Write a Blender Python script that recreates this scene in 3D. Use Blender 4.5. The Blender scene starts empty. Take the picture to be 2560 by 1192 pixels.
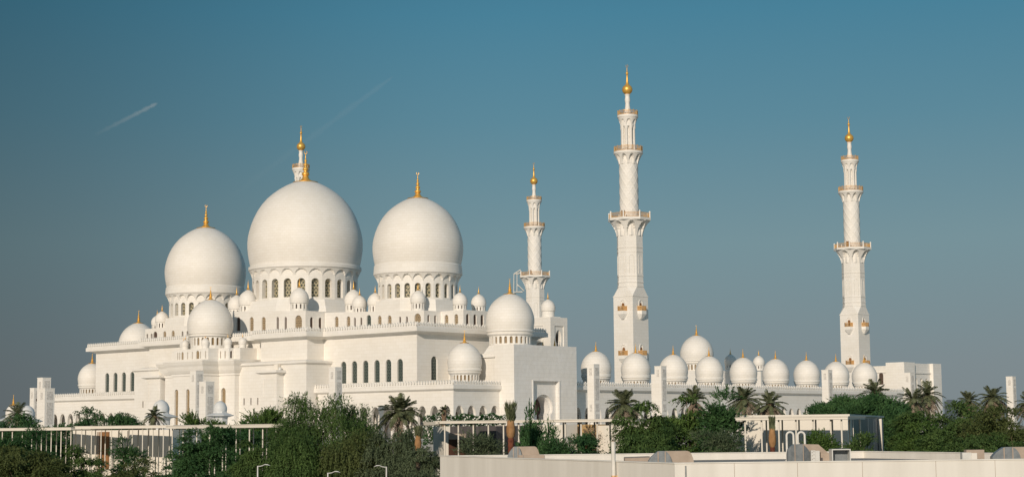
import bpy, bmesh, math, random
import numpy as np
from mathutils import Vector, Matrix
from mathutils.geometry import tessellate_polygon
R_ = math.radians
sc = bpy.context.scene
COL = sc.collection

# ------------------------------------------------------------------ camera
FPX = 4373.56                      # focal length in pixels of a 2560 px wide frame
PITCH, ROLL = R_(6.22807), R_(-0.51291)
EYE = 10.0
F = Vector((0, math.cos(PITCH), math.sin(PITCH)))
U0 = Vector((0, -math.sin(PITCH), math.cos(PITCH)))
R0 = Vector((1, 0, 0))
RT = R0 * math.cos(ROLL) + U0 * math.sin(ROLL)
UP = U0 * math.cos(ROLL) - R0 * math.sin(ROLL)
cd = bpy.data.cameras.new('camera')
cam = bpy.data.objects.new('camera', cd)
COL.objects.link(cam)
cd.sensor_width = 36.0
cd.lens = 36.0 * FPX / 2560.0
cd.clip_start = 1.0
cd.clip_end = 60000.0
M = Matrix((( RT.x, UP.x, -F.x, 0), (RT.y, UP.y, -F.y, 0), (RT.z, UP.z, -F.z, EYE), (0, 0, 0, 1)))
cam.matrix_world = M
sc.camera = cam

# ------------------------------------------------------------------ sky, sun, exposure
SUN_EL, SUN_AZ = R_(18.0), R_(18.3)          # low sun behind the camera, to its left
SD = Vector((-math.sin(SUN_AZ) * math.cos(SUN_EL), -math.cos(SUN_AZ) * math.cos(SUN_EL), math.sin(SUN_EL)))
SUN_STRENGTH = 3.25
SUN_COLOR = (1.0, 0.865, 0.715)
world = bpy.data.worlds.new('World')
sc.world = world
world.use_nodes = True
wn, wl = world.node_tree.nodes, world.node_tree.links
wn.clear()
w_out = wn.new('ShaderNodeOutputWorld')
w_bg = wn.new('ShaderNodeBackground')
w_bg.inputs['Strength'].default_value = 0.1
sky = wn.new('ShaderNodeTexSky')
sky.sky_type = 'NISHITA'
sky.sun_disc = False
sky.sun_elevation = SUN_EL
sky.sun_rotation = math.pi + SUN_AZ
sky.dust_density = 1.5
sky.ozone_density = 2.0
tc = wn.new('ShaderNodeTexCoord')
sep = wn.new('ShaderNodeSeparateXYZ')
wl.new(tc.outputs['Generated'], sep.inputs[0])
mr = wn.new('ShaderNodeMapRange')
mr.inputs[1].default_value = 0.0
mr.inputs[2].default_value = 0.30
wl.new(sep.outputs['Z'], mr.inputs[0])
ramp = wn.new('ShaderNodeValToRGB')
cr = ramp.color_ramp
SKY = [(0.0, (2.1, 2.42, 2.55)), (0.12, (2.05, 2.54, 2.75)), (0.347, (1.78, 2.83, 3.19)), (0.58, (1.05, 2.45, 3.2)), (0.78, (0.64, 2.16, 3.14)), (1.0, (0.36, 1.45, 2.4))]
while len(cr.elements) < len(SKY):
    cr.elements.new(0.5)
for e, (p, c) in zip(cr.elements, SKY):
    e.position = p
    e.color = (*[v / 4.0 for v in c], 1)
wl.new(mr.outputs[0], ramp.inputs[0])
side = wn.new('ShaderNodeMapRange')          # sky deeper to the left, mostly lens vignette put into its colour
side.interpolation_type = 'SMOOTHSTEP'
side.inputs[1].default_value = -0.36
side.inputs[2].default_value = 0.02
side.inputs[3].default_value = 0.50 * 4.0
side.inputs[4].default_value = 1.0 * 4.0
wl.new(sep.outputs['X'], side.inputs[0])
mul = wn.new('ShaderNodeMix')
mul.data_type = 'RGBA'
mul.blend_type = 'MULTIPLY'
mul.inputs[0].default_value = 1.0
wl.new(ramp.outputs[0], mul.inputs[6])
wl.new(side.outputs[0], mul.inputs[7])
mixs = wn.new('ShaderNodeMix')
mixs.data_type = 'RGBA'
mixs.inputs[0].default_value = 0.985
wl.new(sky.outputs[0], mixs.inputs[6])
wl.new(mul.outputs[2], mixs.inputs[7])
glow = wn.new('ShaderNodeMapRange')          # warm fill added to the unseen sky behind the camera, lifts right-facing walls
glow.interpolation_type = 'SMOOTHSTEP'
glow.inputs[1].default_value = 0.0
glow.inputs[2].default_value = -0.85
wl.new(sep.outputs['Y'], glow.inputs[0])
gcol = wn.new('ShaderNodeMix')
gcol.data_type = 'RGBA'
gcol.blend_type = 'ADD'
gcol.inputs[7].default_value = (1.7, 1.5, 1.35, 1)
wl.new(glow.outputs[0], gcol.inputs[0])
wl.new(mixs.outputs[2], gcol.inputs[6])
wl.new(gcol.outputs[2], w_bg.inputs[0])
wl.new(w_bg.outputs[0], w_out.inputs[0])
sun = bpy.data.lights.new('sun', 'SUN')
sun.energy = SUN_STRENGTH
sun.angle = R_(0.53)
sun.color = SUN_COLOR
so = bpy.data.objects.new('sun', sun)
COL.objects.link(so)
so.rotation_euler = SD.to_track_quat('Z', 'Y').to_euler()
so.location = SD * 300
sc.view_settings.view_transform = 'Standard'
sc.view_settings.look = 'None'
sc.view_settings.exposure = 0.0
sc.view_settings.gamma = 1.0
sc.view_settings.use_curve_mapping = False
sc.cycles.max_bounces = 6
sc.cycles.transparent_max_bounces = 8

# ------------------------------------------------------------------ materials
def nmat(name, rough=0.6, spec=0.3):
    m = bpy.data.materials.new(name)
    m.use_nodes = True
    b = m.node_tree.nodes['Principled BSDF']
    b.inputs['Roughness'].default_value = rough
    b.inputs['Specular IOR Level'].default_value = spec
    return m, m.node_tree.nodes, m.node_tree.links, b

def noise(n, l, coord, scale, detail=4, rough=0.6):
    t = n.new('ShaderNodeTexNoise')
    t.inputs['Scale'].default_value = scale
    t.inputs['Detail'].default_value = detail
    t.inputs['Roughness'].default_value = rough
    l.new(coord, t.inputs['Vector'])
    return t

def ramp2(n, l, fac, c0, c1, p0=0.3, p1=0.7):
    r = n.new('ShaderNodeValToRGB')
    r.color_ramp.elements[0].position = p0
    r.color_ramp.elements[1].position = p1
    r.color_ramp.elements[0].color = (*c0, 1)
    r.color_ramp.elements[1].color = (*c1, 1)
    l.new(fac, r.inputs[0])
    return r

def noisy(name, c0, c1, scale=1.0, rough=0.6, spec=0.3, metallic=0.0, bump=0.0, stretch=(1, 1, 1)):
    m, n, l, b = nmat(name, rough, spec)
    b.inputs['Metallic'].default_value = metallic
    t = n.new('ShaderNodeTexCoord')
    mp = n.new('ShaderNodeMapping')
    mp.inputs['Scale'].default_value = stretch
    l.new(t.outputs['Object'], mp.inputs[0])
    ns = noise(n, l, mp.outputs[0], scale)
    r = ramp2(n, l, ns.outputs[0], c0, c1)
    l.new(r.outputs[0], b.inputs['Base Color'])
    if bump:
        bp = n.new('ShaderNodeBump')
        bp.inputs['Strength'].default_value = bump
        bp.inputs['Distance'].default_value = 0.1
        l.new(ns.outputs[0], bp.inputs['Height'])
        l.new(bp.outputs[0], b.inputs['Normal'])
    return m

def marble(name, base=(0.80, 0.775, 0.73), row=0.9, carve=0.0):
    """white marble cladding: courses of slabs with slightly different tones, faint joints"""
    m, n, l, b = nmat(name, 0.55, 0.3)
    t = n.new('ShaderNodeTexCoord')
    sp = n.new('ShaderNodeSeparateXYZ')
    l.new(t.outputs['Object'], sp.inputs[0])
    ad = n.new('ShaderNodeMath')
    ad.operation = 'ADD'
    l.new(sp.outputs['X'], ad.inputs[0])
    l.new(sp.outputs['Y'], ad.inputs[1])
    cb = n.new('ShaderNodeCombineXYZ')
    l.new(ad.outputs[0], cb.inputs[0])
    l.new(sp.outputs['Z'], cb.inputs[1])
    br = n.new('ShaderNodeTexBrick')
    br.inputs['Scale'].default_value = 1.0
    br.inputs['Brick Width'].default_value = row * 2.2
    br.inputs['Row Height'].default_value = row
    br.inputs['Mortar Size'].default_value = 0.03
    br.inputs['Mortar Smooth'].default_value = 0.4
    br.inputs['Bias'].default_value = 0.0
    br.inputs['Color1'].default_value = (*base, 1)
    br.inputs['Color2'].default_value = (base[0] * 0.965, base[1] * 0.96, base[2] * 0.945, 1)
    br.inputs['Mortar'].default_value = (base[0] * 0.86, base[1] * 0.84, base[2] * 0.80, 1)
    l.new(cb.outputs[0], br.inputs['Vector'])
    ns = noise(n, l, t.outputs['Object'], 0.12, 6, 0.65)
    r = ramp2(n, l, ns.outputs[0], (0.94, 0.93, 0.912), (1, 1, 1), 0.3, 0.62)
    mx = n.new('ShaderNodeMix')
    mx.data_type = 'RGBA'
    mx.blend_type = 'MULTIPLY'
    mx.inputs[0].default_value = 1.0
    l.new(br.outputs['Color'], mx.inputs[6])
    l.new(r.outputs[0], mx.inputs[7])
    l.new(mx.outputs[2], b.inputs['Base Color'])
    bp = n.new('ShaderNodeBump')
    bp.inputs['Strength'].default_value = 0.25 if not carve else 0.8
    bp.inputs['Distance'].default_value = 0.05 if not carve else carve
    if carve:
        n2 = noise(n, l, t.outputs['Object'], 0.75, 2.5, 0.5)
        l.new(n2.outputs[0], bp.inputs['Height'])
    else:
        n2 = noise(n, l, t.outputs['Object'], 0.9, 5, 0.6)
        l.new(n2.outputs[0], bp.inputs['Height'])
    l.new(bp.outputs[0], b.inputs['Normal'])
    return m

def lattice(name, glass, bar, cell, width=0.12, rough=0.25):
    m, n, l, b = nmat(name, rough, 0.5)
    t = n.new('ShaderNodeTexCoord')
    sp = n.new('ShaderNodeSeparateXYZ')
    l.new(t.outputs['Object'], sp.inputs[0])
    outs = []
    for k, (a, c) in enumerate(((1, 0.7), (-1, 0.7), (0, 1.0))):
        m1 = n.new('ShaderNodeMath'); m1.operation = 'MULTIPLY'; m1.inputs[1].default_value = a / cell
        m2 = n.new('ShaderNodeMath'); m2.operation = 'MULTIPLY'; m2.inputs[1].default_value = c / cell
        l.new(sp.outputs['X'], m1.inputs[0]); l.new(sp.outputs['Z'], m2.inputs[0])
        s = n.new('ShaderNodeMath'); s.operation = 'ADD'
        l.new(m1.outputs[0], s.inputs[0]); l.new(m2.outputs[0], s.inputs[1])
        pp = n.new('ShaderNodeMath'); pp.operation = 'PINGPONG'; pp.inputs[1].default_value = 0.5
        l.new(s.outputs[0], pp.inputs[0])
        outs.append(pp.outputs[0])
    mn = n.new('ShaderNodeMath'); mn.operation = 'MINIMUM'
    l.new(outs[0], mn.inputs[0]); l.new(outs[1], mn.inputs[1])
    mn2 = n.new('ShaderNodeMath'); mn2.operation = 'MINIMUM'
    l.new(mn.outputs[0], mn2.inputs[0]); l.new(outs[2], mn2.inputs[1])
    lt = n.new('ShaderNodeMath'); lt.operation = 'LESS_THAN'; lt.inputs[1].default_value = width
    l.new(mn2.outputs[0], lt.inputs[0])
    mx = n.new('ShaderNodeMix'); mx.data_type = 'RGBA'
    mx.inputs[6].default_value = (*glass, 1); mx.inputs[7].default_value = (*bar, 1)
    l.new(lt.outputs[0], mx.inputs[0])
    l.new(mx.outputs[2], b.inputs['Base Color'])
    return m

def leafmat(name, c0, c1, c2=None, scale=0.45):
    m, n, l, b = nmat(name, 0.65, 0.18)
    t = n.new('ShaderNodeTexCoord')
    ns = noise(n, l, t.outputs['Object'], scale, 3, 0.6)
    r = ramp2(n, l, ns.outputs[0], c0, c1, 0.36, 0.66)
    if c2:
        e = r.color_ramp.elements.new(0.78)
        e.color = (*c2, 1)
    l.new(r.outputs[0], b.inputs['Base Color'])
    tr = n.new('ShaderNodeBsdfTranslucent')
    l.new(r.outputs[0], tr.inputs[0])
    ms = n.new('ShaderNodeMixShader')
    ms.inputs[0].default_value = 0.25
    l.new(b.outputs[0], ms.inputs[1])
    l.new(tr.outputs[0], ms.inputs[2])
    out = n['Material Output']
    l.new(ms.outputs[0], out.inputs[0])
    return m

MAT = dict(
    stone=marble('white_marble'),
    dome=marble('dome_marble', (0.795, 0.765, 0.715), 0.75),
    relief=marble('carved_marble', (0.80, 0.78, 0.75), 1.0, carve=0.10),
    panel=noisy('pylon_panel', (0.42, 0.40, 0.37), (0.72, 0.69, 0.64), 2.2, 0.7, 0.2, bump=0.4),
    gold=noisy('gold_leaf', (0.78, 0.43, 0.09), (0.88, 0.52, 0.13), 0.8, 0.42, 0.5, metallic=0.55),
    bronze=noisy('golden_railing', (0.60, 0.36, 0.15), (0.74, 0.48, 0.22), 1.2, 0.5, 0.4, metallic=0.3),
    glass=lattice('green_glass', (0.035, 0.05, 0.045), (0.10, 0.12, 0.105), 0.75, 0.10),
    tan=lattice('tan_lattice', (0.075, 0.055, 0.04), (0.34, 0.26, 0.16), 0.62, 0.20, 0.5),
    drumglass=lattice('drum_glass', (0.06, 0.065, 0.05), (0.42, 0.37, 0.24), 0.95, 0.11),
    slit=noisy('tan_glazing', (0.20, 0.14, 0.08), (0.34, 0.26, 0.15), 2.0, 0.5),
    dark=noisy('dark_opening', (0.065, 0.042, 0.032), (0.115, 0.08, 0.062), 1.0, 0.6),
    stained=noisy('stained_glass', (0.02, 0.015, 0.015), (0.16, 0.09, 0.07), 1.6, 0.25, 0.5),
    kiosk=noisy('grey_dome', (0.60, 0.61, 0.60), (0.68, 0.69, 0.68), 0.6, 0.5),
    cream=noisy('cream_paint', (0.74, 0.69, 0.60), (0.80, 0.755, 0.67), 0.25, 0.75, 0.2, stretch=(1, 1, 0.3)),
    plaster=noisy('white_plaster', (0.69, 0.66, 0.60), (0.80, 0.77, 0.71), 0.7, 0.8, 0.2, bump=0.04, stretch=(1, 1, 0.12)),
    roof=noisy('roof_membrane', (0.28, 0.26, 0.24), (0.40, 0.37, 0.33), 0.5, 0.9, 0.1),
    galv=noisy('galvanised_sheet', (0.15, 0.17, 0.18), (0.25, 0.27, 0.28), 3.0, 0.45, 0.5, metallic=0.15),
    duct=noisy('beige_duct', (0.36, 0.29, 0.23), (0.45, 0.37, 0.30), 1.5, 0.8, 0.2),
    whitepipe=noisy('white_pipe', (0.60, 0.58, 0.53), (0.74, 0.72, 0.67), 2.0, 0.6),
    door=noisy('brown_door', (0.20, 0.095, 0.04), (0.30, 0.15, 0.06), 1.2, 0.7, stretch=(4, 4, 0.5)),
    shutter=noisy('dark_shutter', (0.06, 0.055, 0.055), (0.12, 0.11, 0.11), 1.5, 0.6, stretch=(6, 6, 0.2)),
    redwood=noisy('dark_red_wood', (0.045, 0.02, 0.014), (0.09, 0.04, 0.025), 1.5, 0.6),
    tanwall=noisy('tan_wall', (0.44, 0.29, 0.13), (0.54, 0.37, 0.18), 0.5, 0.8),
    lamp=noisy('lamp_metal', (0.55, 0.55, 0.52), (0.68, 0.67, 0.63), 2.0, 0.45, 0.5),
    ground=noisy('sandy_ground', (0.26, 0.22, 0.16), (0.38, 0.33, 0.25), 0.05, 0.95, 0.1),
    plaza=noisy('marble_paving', (0.52, 0.50, 0.46), (0.62, 0.59, 0.54), 0.1, 0.6, 0.3),
    bark=noisy('bark', (0.09, 0.065, 0.045), (0.17, 0.13, 0.09), 3.0, 0.9, 0.1, bump=0.5),
    palmbark=noisy('palm_bark', (0.13, 0.085, 0.055), (0.26, 0.18, 0.12), 4.0, 0.95, 0.1, bump=0.8),
    redbark=noisy('red_palm_bark', (0.09, 0.03, 0.02), (0.21, 0.075, 0.045), 4.0, 0.9, 0.1, bump=0.8),
    burlap=noisy('burlap', (0.27, 0.145, 0.065), (0.40, 0.235, 0.115), 3.0, 0.95, 0.05, bump=0.4),
    tower=noisy('far_glass', (0.10, 0.13, 0.16), (0.13, 0.16, 0.19), 0.02, 0.5),
    flower=noisy('white_petals', (0.72, 0.72, 0.66), (0.82, 0.82, 0.76), 3.0, 0.7),
    ghaf=leafmat('ghaf_leaves', (0.052, 0.101, 0.029), (0.114, 0.182, 0.052), (0.163, 0.215, 0.072)),
    bright=leafmat('bright_leaves', (0.060, 0.120, 0.029), (0.120, 0.195, 0.047)),
    dusty=leafmat('dusty_leaves', (0.075, 0.106, 0.056), (0.144, 0.181, 0.098)),
    deep=leafmat('deep_leaves', (0.035, 0.095, 0.035), (0.076, 0.159, 0.054)),
    olive=leafmat('olive_leaves', (0.065, 0.092, 0.027), (0.138, 0.165, 0.057)),
    palm=leafmat('palm_leaves', (0.105, 0.125, 0.062), (0.20, 0.22, 0.12), None, 1.2),
    deadpalm=leafmat('dry_palm_leaves', (0.24, 0.185, 0.135), (0.40, 0.32, 0.245), None, 1.2),
)

# ------------------------------------------------------------------ mesh helpers
class MB:
    def __init__(self):
        self.v, self.f = [], []
    def add(self, verts, faces):
        o = len(self.v)
        self.v += [tuple(p) for p in verts]
        self.f += [tuple(i + o for i in f) for f in faces]
    def box(self, x0, x1, y0, y1, z0, z1):
        self.add([(x0, y0, z0), (x1, y0, z0), (x1, y1, z0), (x0, y1, z0), (x0, y0, z1), (x1, y0, z1), (x1, y1, z1), (x0, y1, z1)],
                 [(0, 3, 2, 1), (4, 5, 6, 7), (0, 1, 5, 4), (1, 2, 6, 5), (2, 3, 7, 6), (3, 0, 4, 7)])
    def prism(self, poly, z0, z1, poly2=None, bottom=True, top=True):
        n = len(poly)
        p2 = poly2 or poly
        vs = [(x, y, z0) for x, y in poly] + [(x, y, z1) for x, y in p2]
        fs = [(i, (i + 1) % n, n + (i + 1) % n, n + i) for i in range(n)]
        if bottom: fs.append(tuple(range(n - 1, -1, -1)))
        if top: fs.append(tuple(range(n, 2 * n)))
        self.add(vs, fs)
    def lathe(self, prof, n=32, cx=0.0, cy=0.0, cap0=False, cap1=False, a0=0.0):
        vs, fs = [], []
        for r, z in prof:
            for k in range(n):
                a = a0 + 2 * math.pi * k / n
                vs.append((cx + r * math.cos(a), cy + r * math.sin(a), z))
        for j in range(len(prof) - 1):
            for k in range(n):
                k2 = (k + 1) % n
                fs.append((j * n + k, j * n + k2, (j + 1) * n + k2, (j + 1) * n + k))
        if cap0: fs.append(tuple(range(n - 1, -1, -1)))
        if cap1: fs.append(tuple((len(prof) - 1) * n + k for k in range(n)))
        self.add(vs, fs)
    def tube(self, pts, rad, n=6, cap=True):
        pts = [Vector(p) for p in pts]
        rads = rad if isinstance(rad, (list, tuple)) else [rad] * len(pts)
        vs, fs = [], []
        prev = None
        for i, p in enumerate(pts):
            d = (pts[min(i + 1, len(pts) - 1)] - pts[max(i - 1, 0)]).normalized()
            if prev is None:
                x = d.orthogonal().normalized()
            else:
                x = (prev - d * prev.dot(d))
                x = x.normalized() if x.length > 1e-5 else d.orthogonal().normalized()
            prev = x
            y = d.cross(x)
            for k in range(n):
                a = 2 * math.pi * k / n
                vs.append(p + (x * math.cos(a) + y * math.sin(a)) * rads[i])
        for j in range(len(pts) - 1):
            for k in range(n):
                k2 = (k + 1) % n
                fs.append((j * n + k, j * n + k2, (j + 1) * n + k2, (j + 1) * n + k))
        if cap:
            fs.append(tuple(range(n - 1, -1, -1)))
            fs.append(tuple((len(pts) - 1) * n + k for k in range(n)))
        self.add(vs, fs)
    def mesh(self, name, mat, smooth=False, angle=None, weld=False):
        me = bpy.data.meshes.new(name)
        me.from_pydata(self.v, [], self.f)
        if weld:
            bm = bmesh.new(); bm.from_mesh(me)
            bmesh.ops.remove_doubles(bm, verts=bm.verts, dist=1e-4)
            bm.to_mesh(me); bm.free()
        me.materials.append(MAT[mat] if isinstance(mat, str) else mat)
        if smooth:
            me.polygons.foreach_set('use_smooth', [True] * len(me.polygons))
            if angle:
                me.set_sharp_from_angle(angle=R_(angle))
        me.update()
        return me
    def obj(self, name, mat, parent=None, smooth=False, angle=None, weld=False):
        return link(name, self.mesh(name, mat, smooth, angle, weld), parent)

def link(name, data, parent=None):
    o = bpy.data.objects.new(name, data)
    COL.objects.link(o)
    if parent: o.parent = parent
    return o

def tag(o, label, cat, group=None, kind=None):
    o['label'] = label; o['category'] = cat
    if group: o['group'] = group
    if kind: o['kind'] = kind
    return o

def thing(name, label, cat, loc=(0, 0, 0), rz=0.0, group=None):
    o = link(name, None)
    o.location = loc; o.rotation_euler = (0, 0, rz)
    return tag(o, label, cat, group)

def structure(o):
    o['kind'] = 'structure'
    return o

def copy_tree(o, parent=None):
    c = o.copy(); COL.objects.link(c); c.parent = parent
    for ch in list(o.children): copy_tree(ch, c)
    return c

def outline(kind, w, zb, zs, h=None):
    """points of an opening, counter-clockwise from its lower left corner (x centred on 0)"""
    r = w / 2
    if kind == 'rect':
        return [(-r, zb), (r, zb), (r, zs), (-r, zs)]
    pts = [(-r, zb), (r, zb)]
    if kind == 'round':
        K = 10
        pts += [(r * math.cos(math.pi * k / K), zs + r * math.sin(math.pi * k / K)) for k in range(K + 1)]
    elif kind == 'point':
        h = h or w * 0.72
        K = 8
        arc = []
        for k in range(K + 1):
            t = k / K
            x = r * math.cos(t * math.pi / 2) ** 0.86
            z = zs + h * math.sin(t * math.pi / 2) ** 1.08
            arc.append((x, z))
        pts += arc + [(-x, z) for x, z in arc[-2::-1]]
    elif kind == 'key':      # horseshoe arch: narrow neck, bulge, pointed head.  w neck width, zs neck height, h height of head
        b = r * 1.32
        side = [(r, zs)]
        K = 9
        for k in range(1, K + 1):
            t = k / K
            a = -0.62 + t * (math.pi / 2 + 0.62)
            x = b * max(math.cos(a), 0) ** (1.0 if a < 0 else 0.88)
            z = zs + h * (0.30 + (0.70 * math.sin(a) if a > 0 else 0.30 / 0.58 * math.sin(a)))
            side.append((max(x, 0), z))
        pts += side + [(-x, z) for x, z in side[-2::-1]]
    # drop duplicates
    res = []
    for p in pts:
        if not res or (abs(p[0] - res[-1][0]) + abs(p[1] - res[-1][1])) > 1e-4: res.append(p)
    if abs(res[0][0] - res[-1][0]) + abs(res[0][1] - res[-1][1]) < 1e-4: res.pop()
    return res

def wall(mb, p0, p1, z0, z1, openings=(), depth=0.6):
    """a wall face from p0 to p1 (outside on the right hand) pierced by openings with reveals"""
    p0, p1 = Vector(p0), Vector(p1)
    d = (p1 - p0); L = d.length; d /= L
    nin = Vector((-d.y, d.x))
    def P(s, z, k=0.0):
        q = p0 + d * s + nin * k
        return (q.x, q.y, z)
    if not openings:
        mb.add([P(0, z0), P(L, z0), P(L, z1), P(0, z1)], [(0, 1, 2, 3)])
        return
    loops = [[(0, z0), (L, z0), (L, z1), (0, z1)]]
    for o in openings:
        pts = [(o[0] + x, z) for x, z in outline(o[4], o[1], o[2], o[3], o[5] if len(o) > 5 else None)]
        loops.append(pts[::-1])
    flat = [p for lp in loops for p in lp]
    tris = tessellate_polygon([[Vector((s, z, 0)) for s, z in lp] for lp in loops])
    fs = []
    for t in tris:
        a, b, c = (flat[i] for i in t)
        ar = (b[0] - a[0]) * (c[1] - a[1]) - (b[1] - a[1]) * (c[0] - a[0])
        if abs(ar) < 1e-9: continue
        fs.append(t if ar > 0 else (t[0], t[2], t[1]))
    mb.add([P(s, z) for s, z in flat], fs)
    for lp in loops[1:]:
        n = len(lp)
        mb.add([P(s, z) for s, z in lp] + [P(s, z, depth) for s, z in lp],
               [(i, n + i, n + (i + 1) % n, (i + 1) % n) for i in range(n)])

_pane = {}
def pane_mesh(kind, w, zb, zs, mat, h=None, name='window'):
    key = (kind, round(w, 3), round(zs - zb, 3), mat, h, name)
    if key not in _pane:
        pts = outline(kind, w * 1.002, 0, zs - zb, h)
        n = len(pts)
        m = MB()
        m.add([(x, 0, z) for x, z in pts] + [(x, 0.12, z) for x, z in pts],
              [tuple(range(n)), tuple(range(2 * n - 1, n - 1, -1))] + [(i, n + i, n + (i + 1) % n, (i + 1) % n) for i in range(n)])
        _pane[key] = m.mesh(name, mat)
    return _pane[key]

def panes(parent, p0, p1, openings, mat, inset=0.4, name='window'):
    p0, p1 = Vector(p0), Vector(p1)
    d = (p1 - p0).normalized()
    nin = Vector((-d.y, d.x))
    for o in openings:
        q = p0 + d * o[0] + nin * inset
        ob = link(name, pane_mesh(o[4], o[1], o[2], o[3], mat, o[5] if len(o) > 5 else None, name), parent)
        ob.location = (q.x, q.y, o[2])
        ob.rotation_euler = (0, 0, math.atan2(d.y, d.x))

def block(mb, poly, z0, z1, openings={}, depth=0.6, roof=True):
    """upright walls on a CCW footprint; openings[i] pierce the side from corner i to i+1"""
    n = len(poly)
    for i in range(n):
        wall(mb, poly[i], poly[(i + 1) % n], z0, z1, openings.get(i, ()), depth)
    if roof:
        tris = tessellate_polygon([[Vector((x, y, 0)) for x, y in poly]])
        fs = []
        for t in tris:
            a, b, c = (poly[i] for i in t)
            ar = (b[0] - a[0]) * (c[1] - a[1]) - (b[1] - a[1]) * (c[0] - a[0])
            if abs(ar) > 1e-9: fs.append(t if ar > 0 else (t[0], t[2], t[1]))
        mb.add([(x, y, z1) for x, y in poly], fs)

def offset(poly, d):
    n = len(poly)
    out = []
    for i in range(n):
        a, b, c = Vector(poly[i - 1]), Vector(poly[i]), Vector(poly[(i + 1) % n])
        e1, e2 = (b - a).normalized(), (c - b).normalized()
        n1, n2 = Vector((e1.y, -e1.x)), Vector((e2.y, -e2.x))
        k = (n1 + n2)
        k /= max(1e-6, k.dot(n1))
        out.append(tuple(b + k * d))
    return out

def cornice(mb, poly, prof):
    """sweep a profile [(offset, z)] round a CCW footprint with mitred corners"""
    rings = [[(x, y, z) for x, y in offset(poly, o)] for o, z in prof]
    n = len(poly)
    vs = [p for r in rings for p in r]
    fs = []
    for j in range(len(prof) - 1):
        for i in range(n):
            i2 = (i + 1) % n
            fs.append((j * n + i, j * n + i2, (j + 1) * n + i2, (j + 1) * n + i))
    mb.add(vs, fs)

def merlons(mb, p0, p1, z0, zb, z1, pitch=0.95, th=0.3):
    """a parapet crowned with leaf-shaped merlons from p0 to p1 (outside on the right hand)"""
    p0, p1 = Vector(p0), Vector(p1)
    d = p1 - p0; L = d.length; d /= L
    nin = Vector((-d.y, d.x))
    n = max(1, round(L / pitch)); w = L / n
    H = z1 - zb
    shape = [(-0.20, 0), (-0.26, 0.10), (-0.39, 0.36), (-0.36, 0.52), (-0.13, 0.78), (0, 1.0), (0.13, 0.78), (0.36, 0.52), (0.39, 0.36), (0.26, 0.10), (0.20, 0)]
    def P(s, z, k):
        q = p0 + d * s + nin * k
        return (q.x, q.y, z)
    for i in range(n):
        c = (i + 0.5) * w
        top = [(c + a * w, zb + b * H) for a, b in shape]
        cell = [(i * w, z0), ((i + 1) * w, z0), ((i + 1) * w, zb), (c + 0.20 * w, zb), (c - 0.20 * w, zb), (i * w, zb)]
        for k, flip in ((0, False), (th, True)):
            for lp in (cell, top[::-1]):
                ids = tuple(range(len(lp)))
                mb.add([P(s, z, k) for s, z in lp], [ids if not flip else ids[::-1]])
        edge = [((i + 1) * w, zb), (c + 0.20 * w, zb)], [(c - 0.20 * w, zb), (i * w, zb)]
        for a, b in edge:
            mb.add([P(*a, 0), P(*b, 0), P(*b, th), P(*a, th)], [(0, 3, 2, 1)])
        for a, b in zip(top[::-1][:-1], top[::-1][1:]):
            mb.add([P(*a, 0), P(*b, 0), P(*b, th), P(*a, th)], [(0, 3, 2, 1)])
    for s in (0, L):
        mb.add([P(s, z0, 0), P(s, zb, 0), P(s, zb, th), P(s, z0, th)], [(0, 1, 2, 3)])

def parapet(parent, poly, sides, z0, zb, z1, pitch=0.95, closed=True):
    m = MB()
    n = len(poly)
    for i in sides:
        merlons(m, poly[i], poly[(i + 1) % n], z0, zb, z1, pitch)
    return m.obj('parapet', 'stone', parent, weld=True)

# ------------------------------------------------------------------ domes
DOME = [(0.955, -0.455), (0.943, -0.418), (0.967, -0.314), (0.988, -0.190), (0.998, -0.085), (1.0, 0.0), (0.992, 0.10), (0.972, 0.20), (0.938, 0.32), (0.892, 0.44),
        (0.832, 0.56), (0.757, 0.675), (0.668, 0.78), (0.572, 0.865), (0.462, 0.945), (0.348, 1.012), (0.232, 1.066), (0.115, 1.105), (0.0, 1.115)]
FIN = [(0.40, 0.0), (0.395, 0.018), (0.28, 0.035), (0.18, 0.07), (0.12, 0.125), (0.095, 0.185), (0.085, 0.215), (0.115, 0.25), (0.122, 0.285), (0.10, 0.325), (0.058, 0.35),
       (0.055, 0.38), (0.088, 0.41), (0.092, 0.44), (0.075, 0.475), (0.042, 0.50), (0.040, 0.53), (0.066, 0.555), (0.068, 0.58), (0.052, 0.61), (0.03, 0.635), (0.028, 0.665),
       (0.046, 0.69), (0.045, 0.71), (0.022, 0.745), (0.014, 0.83), (0.010, 0.93), (0.0, 0.94)]

def finial_mesh(h, mat='gold', n=20):
    m = MB()
    m.lathe([(r * h, z * h) for r, z in FIN], n)
    # crescent at the tip
    R = 0.045 * h
    m.tube([(R * math.cos(a), 0, 0.965 * h + R * math.sin(a)) for a in [R_(120 + k * 30) for k in range(11)]], 0.010 * h, 5)
    return m.mesh('finial', mat, True, 50)
_cache = {}
def finial(parent, x, y, z, h):
    k = ('fin', round(h, 2))
    if k not in _cache: _cache[k] = finial_mesh(h)
    o = link('finial', _cache[k], parent)
    o.location = (x, y, z)
    o.rotation_euler = (0, 0, R_(42))
    return o

def drum_bays(mb, r, z0, z1, n, ow, ozb, ozs, depth, kind='round'):
    """a drum of n flat bays, each pierced by one opening; r is the distance to the corners"""
    pts = [(r * math.cos(2 * math.pi * (k - 0.5) / n), r * math.sin(2 * math.pi * (k - 0.5) / n)) for k in range(n)]
    side = 2 * r * math.sin(math.pi / n)
    for k in range(n):
        wall(mb, pts[k], pts[(k + 1) % n], z0, z1, [(side / 2, ow, ozb, ozs, kind)], depth)
    return pts, side

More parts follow.
